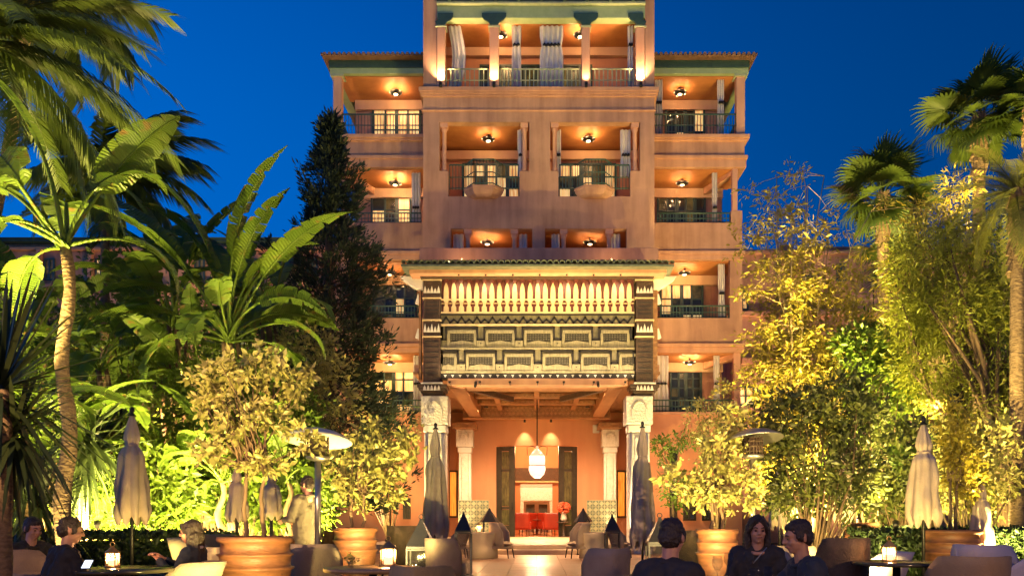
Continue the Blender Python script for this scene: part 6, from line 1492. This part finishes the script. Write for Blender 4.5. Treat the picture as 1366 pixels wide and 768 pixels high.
CL_H = bpy.data.textures.new('strands', 'CLOUDS'); CL_H.noise_scale = .02
def grown(name, segs, balls, m, parent, voxel=.011, smooth=6, disp=0):
    mb = MB()
    for (a, b, r0, r1) in segs:
        a, b = Vector(a), Vector(b)
        mb.tube([a, a.lerp(b, .5), b], [r0, (r0+r1)/2, r1], 10)
        for p, r in ((a, r0), (b, r1)): mb.add(*ico(p, (r, r, r)))
    for (c, r, R) in balls: mb.add(*ico(c, r, R))
    o = mb.build(name, m, parent, world=False, fix=False)
    md = o.modifiers.new('remesh', 'REMESH'); md.mode = 'VOXEL'; md.voxel_size = voxel; md.use_smooth_shade = True
    s = o.modifiers.new('smooth', 'SMOOTH'); s.iterations = smooth; s.factor = .5
    if disp:
        d_ = o.modifiers.new('folds', 'DISPLACE'); d_.texture = CL_F if disp > 0 else CL_H; d_.strength = abs(disp); d_.mid_level = .5
    return o
def hand(segs, balls, wrist, d, nrm, curl=.5, s=1.0):
    """palm, four bent fingers and a thumb; d points to the fingertips, nrm out of the palm"""
    d = Vector(d).normalized(); nrm = (Vector(nrm)-Vector(nrm).dot(d)*d).normalized(); sd = d.cross(nrm); w_ = Vector(wrist)
    for k in range(4):
        o = (k-1.5)*.021*s; L = (.070, .080, .074, .058)[k]*s; b = w_+d*.085*s+sd*o
        segs.append((w_+sd*o*.6, b, .016*s, .0125*s))
        p1 = b+(d*math.cos(curl*.6)+nrm*math.sin(curl*.6))*L*.45; p2 = p1+(d*math.cos(curl*1.5)+nrm*math.sin(curl*1.5))*L*.32; p3 = p2+(d*math.cos(curl*2.2)+nrm*math.sin(curl*2.2))*L*.26
        segs += [(b, p1, .0105*s, .0095*s), (p1, p2, .0095*s, .009*s), (p2, p3, .009*s, .0075*s)]
    t0 = w_+d*.02*s-sd*.022*s; t1 = t0+(d*.6-sd*.7+nrm*.3).normalized()*.045*s; t2 = t1+(d*.9-sd*.1+nrm*.4).normalized()*.034*s
    segs += [(t0, t1, .015*s, .0115*s), (t1, t2, .0115*s, .009*s)]
def person(px, D, rz, label, head=(0, 0), z_head=1.05, lean=.0, arms=None, top=blackc, legs=blackc, hair='short', sk=skin, stand=False, feet_fwd=.42, collar=None, x=None, beard=False, knee=None):
    """local frame: faces -y; hip at origin column"""
    xx = X(px, D) if x is None else x
    t = thing('person', (xx, D, 0.02), rz, label, 'person')
    if stand: hip = Vector((0, 0, .92)); hs = 1.62
    else: hip = Vector((0, .06, .45)); hs = z_head
    hc = Vector((0, .02-lean, hs)); neck = hc+Vector((0, .035, -.14)); sh = Vector((0, hip.y-lean*.8, hs-.215)); chest = hip.lerp(sh, .6)
    Rh = Euler((head[1], 0, head[0])).to_matrix()
    segs = []; balls = []
    segs += [(neck+Vector((0, .01, -.06)), hc+Vector((0, .02, -.05)), .056, .054)]
    H = lambda x_, y_, z_: hc+Rh @ Vector((x_, y_, z_))
    balls += [(H(0, .012, .025), (.074, .092, .088), Rh), (H(0, -.022, -.035), (.060, .068, .075), Rh), (H(0, -.052, -.085), (.030, .03, .024), Rh), (H(0, -.072, .02), (.05, .022, .022), Rh)]
    segs += [(H(0, -.088, .012), H(0, -.108, -.022), .009, .0135), (H(-.012, -.09, -.026), H(.012, -.09, -.026), .010, .010), (H(-.018, -.083, -.058), H(.018, -.083, -.058), .010, .010)]
    for s in (-1, 1): balls.append((H(s*.076, .015, -.01), (.010, .020, .032), Rh)); balls.append((H(s*.036, -.066, -.028), (.022, .020, .022), Rh))
    # torso, limbs
    for s in (-1, 1):
        segs += [(hip+Vector((s*.08, 0, 0)), chest+Vector((s*.08, 0, 0)), .105, .10), (chest+Vector((s*.07, 0, 0)), sh+Vector((s*.09, 0, -.03)), .10, .085), (sh+Vector((s*.02, 0, .02)), sh+Vector((s*.165, 0, 0)), .055, .06)]
    jack = [(a, b, r0+.020, r1+.020) for a, b, r0, r1 in segs[-6:]]
    arms = arms or [((-.24, -.02, -.27), (-.20, -.24, -.34)), ((.24, -.02, -.27), (.20, -.24, -.34))]
    for s, (el, wr) in zip((-1, 1), arms):
        s0 = sh+Vector((s*.175, 0, -.01)); E = sh+Vector(el); Wp = sh+Vector(wr)
        segs += [(s0, E, .05, .04), (E, Wp, .038, .027)]; jack += [(s0, E, .064, .054), (E, E.lerp(Wp, .93), .052, .040)]
        hand(segs, balls, Wp+(Wp-E).normalized()*.02, Wp-E, (0, 0, -1) if abs((Wp-E).normalized().z) < .8 else (0, -1, 0), .6)
    tro = []; shoes = []
    for s in (-1, 1):
        h0 = hip+Vector((s*.09, 0, -.02))
        if stand: kn = Vector((s*.10, -.02, .50)); an = Vector((s*.10, .02, .09))
        elif knee: kn = hip+Vector((s*.09, knee[0], knee[1])); an = kn+Vector((0, knee[2], knee[3]))
        else: kn = hip+Vector((s*.12, -.44, .02)); an = Vector((s*.12, -feet_fwd-.02, .09))
        segs += [(h0, kn, .08, .055), (kn, an, .05, .036), (an, an+Vector((0, -.13, -.045)), .034, .026)]
        tro += [(h0, kn, .092, .066), (kn, an+Vector((0, 0, .03)), .062, .05)]; shoes += [(an+Vector((0, .03, -.04)), an+Vector((0, -.15, -.05)), .040, .034)]
    body = grown('body', segs, balls, sk, t, .0085, 3)
    grown('jacket', jack, [], top, t, .014, 5, .045)
    grown('trousers', tro+[(hip+Vector((-.08, 0, 0)), hip+Vector((.08, 0, 0)), .115, .115)], [], legs, t, .014, 5, .035)
    for q in shoes: grown('shoe', [q], [], M['black'], t, .012, 3)
    # collar
    mb = MB(); cl = collar or top
    ringp = [neck+Vector((math.cos(a)*.075, math.sin(a)*.07+.005, -.035+.025*math.sin(a))) for a in np.linspace(0, 2*PI, 15)]; mb.tube(ringp, .016, 8, caps=False); mb.build('collar', cl, t, world=False, fix=False)
    if hair == 'short': hb = [(H(0, .022, .048), (.080, .094, .082), Rh), (H(0, .052, -.005), (.077, .066, .078), Rh), (H(0, -.028, .074), (.060, .05, .034), Rh)]+[(H(s*.071, -.012, .012), (.014, .034, .050), Rh) for s in (-1, 1)]; hs_ = []
    else:
        hb = [(H(0, .025, .042), (.086, .098, .088), Rh), (H(0, .06, -.05), (.088, .07, .12), Rh)]
        hs_ = [(H(s*.076, .01, .03), H(s*.088, .01, -.22), .026, .034) for s in (-1, 1)]+[(H(s*.06, .06, -.05), H(s*.08, .05, -.25), .05, .045) for s in (-1, 1)]+[(H(s*.035, -.065, .085), H(s*.074, -.035, .0), .02, .018) for s in (-1, 1)]
    grown('hair', hs_, hb, hairm, t, .009, 2, -.022)
    if beard: grown('beard', [], [(H(0, -.045, -.083), (.052, .05, .035), Rh), (H(0, -.02, -.07), (.063, .05, .035), Rh)], hairm, t, .009, 2)
    for s in (-1, 1):
        e = MB(); e.add(*ico(H(s*.030, -.0865, .0), (.0115, .006, .0075), Rh)); e.build('eye', eyem, t, world=False, fix=False)
        e = MB(); e.tube([H(s*.014, -.096, .022), H(s*.032, -.094, .028), H(s*.050, -.082, .022)], [.004, .005, .003], 6); e.build('eyebrow', hairm, t, world=False, fix=False)
    e = MB(); e.tube([H(-.022, -.088, -.055), H(0, -.096, -.054), H(.022, -.088, -.055)], [.003, .0065, .003], 6); e.build('mouth', lipm, t, world=False, fix=False)
    return t
person(38, 9.0, math.radians(62), 'dark haired man in a black jacket at the left edge, looking down', (0, .25), 1.05, .10)
p2 = person(82, 7.6, math.radians(140), 'man in black seen from behind, holding a glowing phone over the left table', (-.25, .2), 1.05, .10, arms=[((-.24, -.10, -.24), (-.10, -.32, -.22)), ((.25, -.04, -.26), (.14, -.30, -.26))])
person(246, 8.6, math.radians(-88), 'girl with long hair in profile, hands raised before her face', (0, .1), 1.02, -.04, arms=[((-.20, -.14, -.22), (-.03, -.30, -.06)), ((.20, -.14, -.22), (.06, -.31, -.07))], top=navyc, legs=jeans, hair='long', collar=whitec, knee=(-.42, .10, -.34, -.22))
person(408, 11.9, math.radians(-120), 'waiter in a beige uniform standing behind the left patio heater', (0, .1), stand=True, top=beigec, legs=beigec, arms=[((-.24, -.05, -.26), (-.16, -.26, -.30)), ((.24, -.05, -.26), (.14, -.28, -.28))])
person(888, 5.3, math.radians(148), 'dark haired man in a black jacket seen from behind at the group table', (.1, .15), 1.045, .12)
person(1010, 7.25, math.radians(-8), 'woman with long dark hair in a black top facing the camera', (.05, .08), 1.065, .06, arms=[((-.24, -.10, -.26), (-.12, -.34, -.22)), ((.24, -.08, -.27), (.10, -.32, -.26))], hair='long', collar=skin)
person(1082, 5.95, math.radians(-84), 'man in profile in a navy jacket reaching over the group table', (.05, .18), 1.035, .12, sk=skin2, top=navyc, arms=[((-.25, -.18, -.24), (-.16, -.44, -.25)), ((.23, -.10, -.27), (.14, -.34, -.27))])
ph = thing('mobile_phone', (X(117, 7.35), 7.35, Z(752, 7.35)), 0, 'small phone with a lit screen held by the man seen from behind', 'phone'); MB().cbox((0, 0, 0), (.075, .012, .14), (-1.05, 0, .2)).build('case', M['black'], ph, world=False, bevel=.004)
MB().cbox((0, -.0075, .002), (.066, .002, .125), (-1.05, 0, .2)).build('screen', emit_mat('phone_screen', (.75, .85, 1, 1), 1.8), ph, world=False)
pn = thing('fork', (X(1013, 6.95), 6.95, Z(741, 6.95)), 0, 'slim fork raised in the hand of the woman in black', 'fork'); MB().tube([(-.05, 0, -.06), (.06, 0, .07)], .0045, 6).build('handle', F_['steel'], pn, world=False)
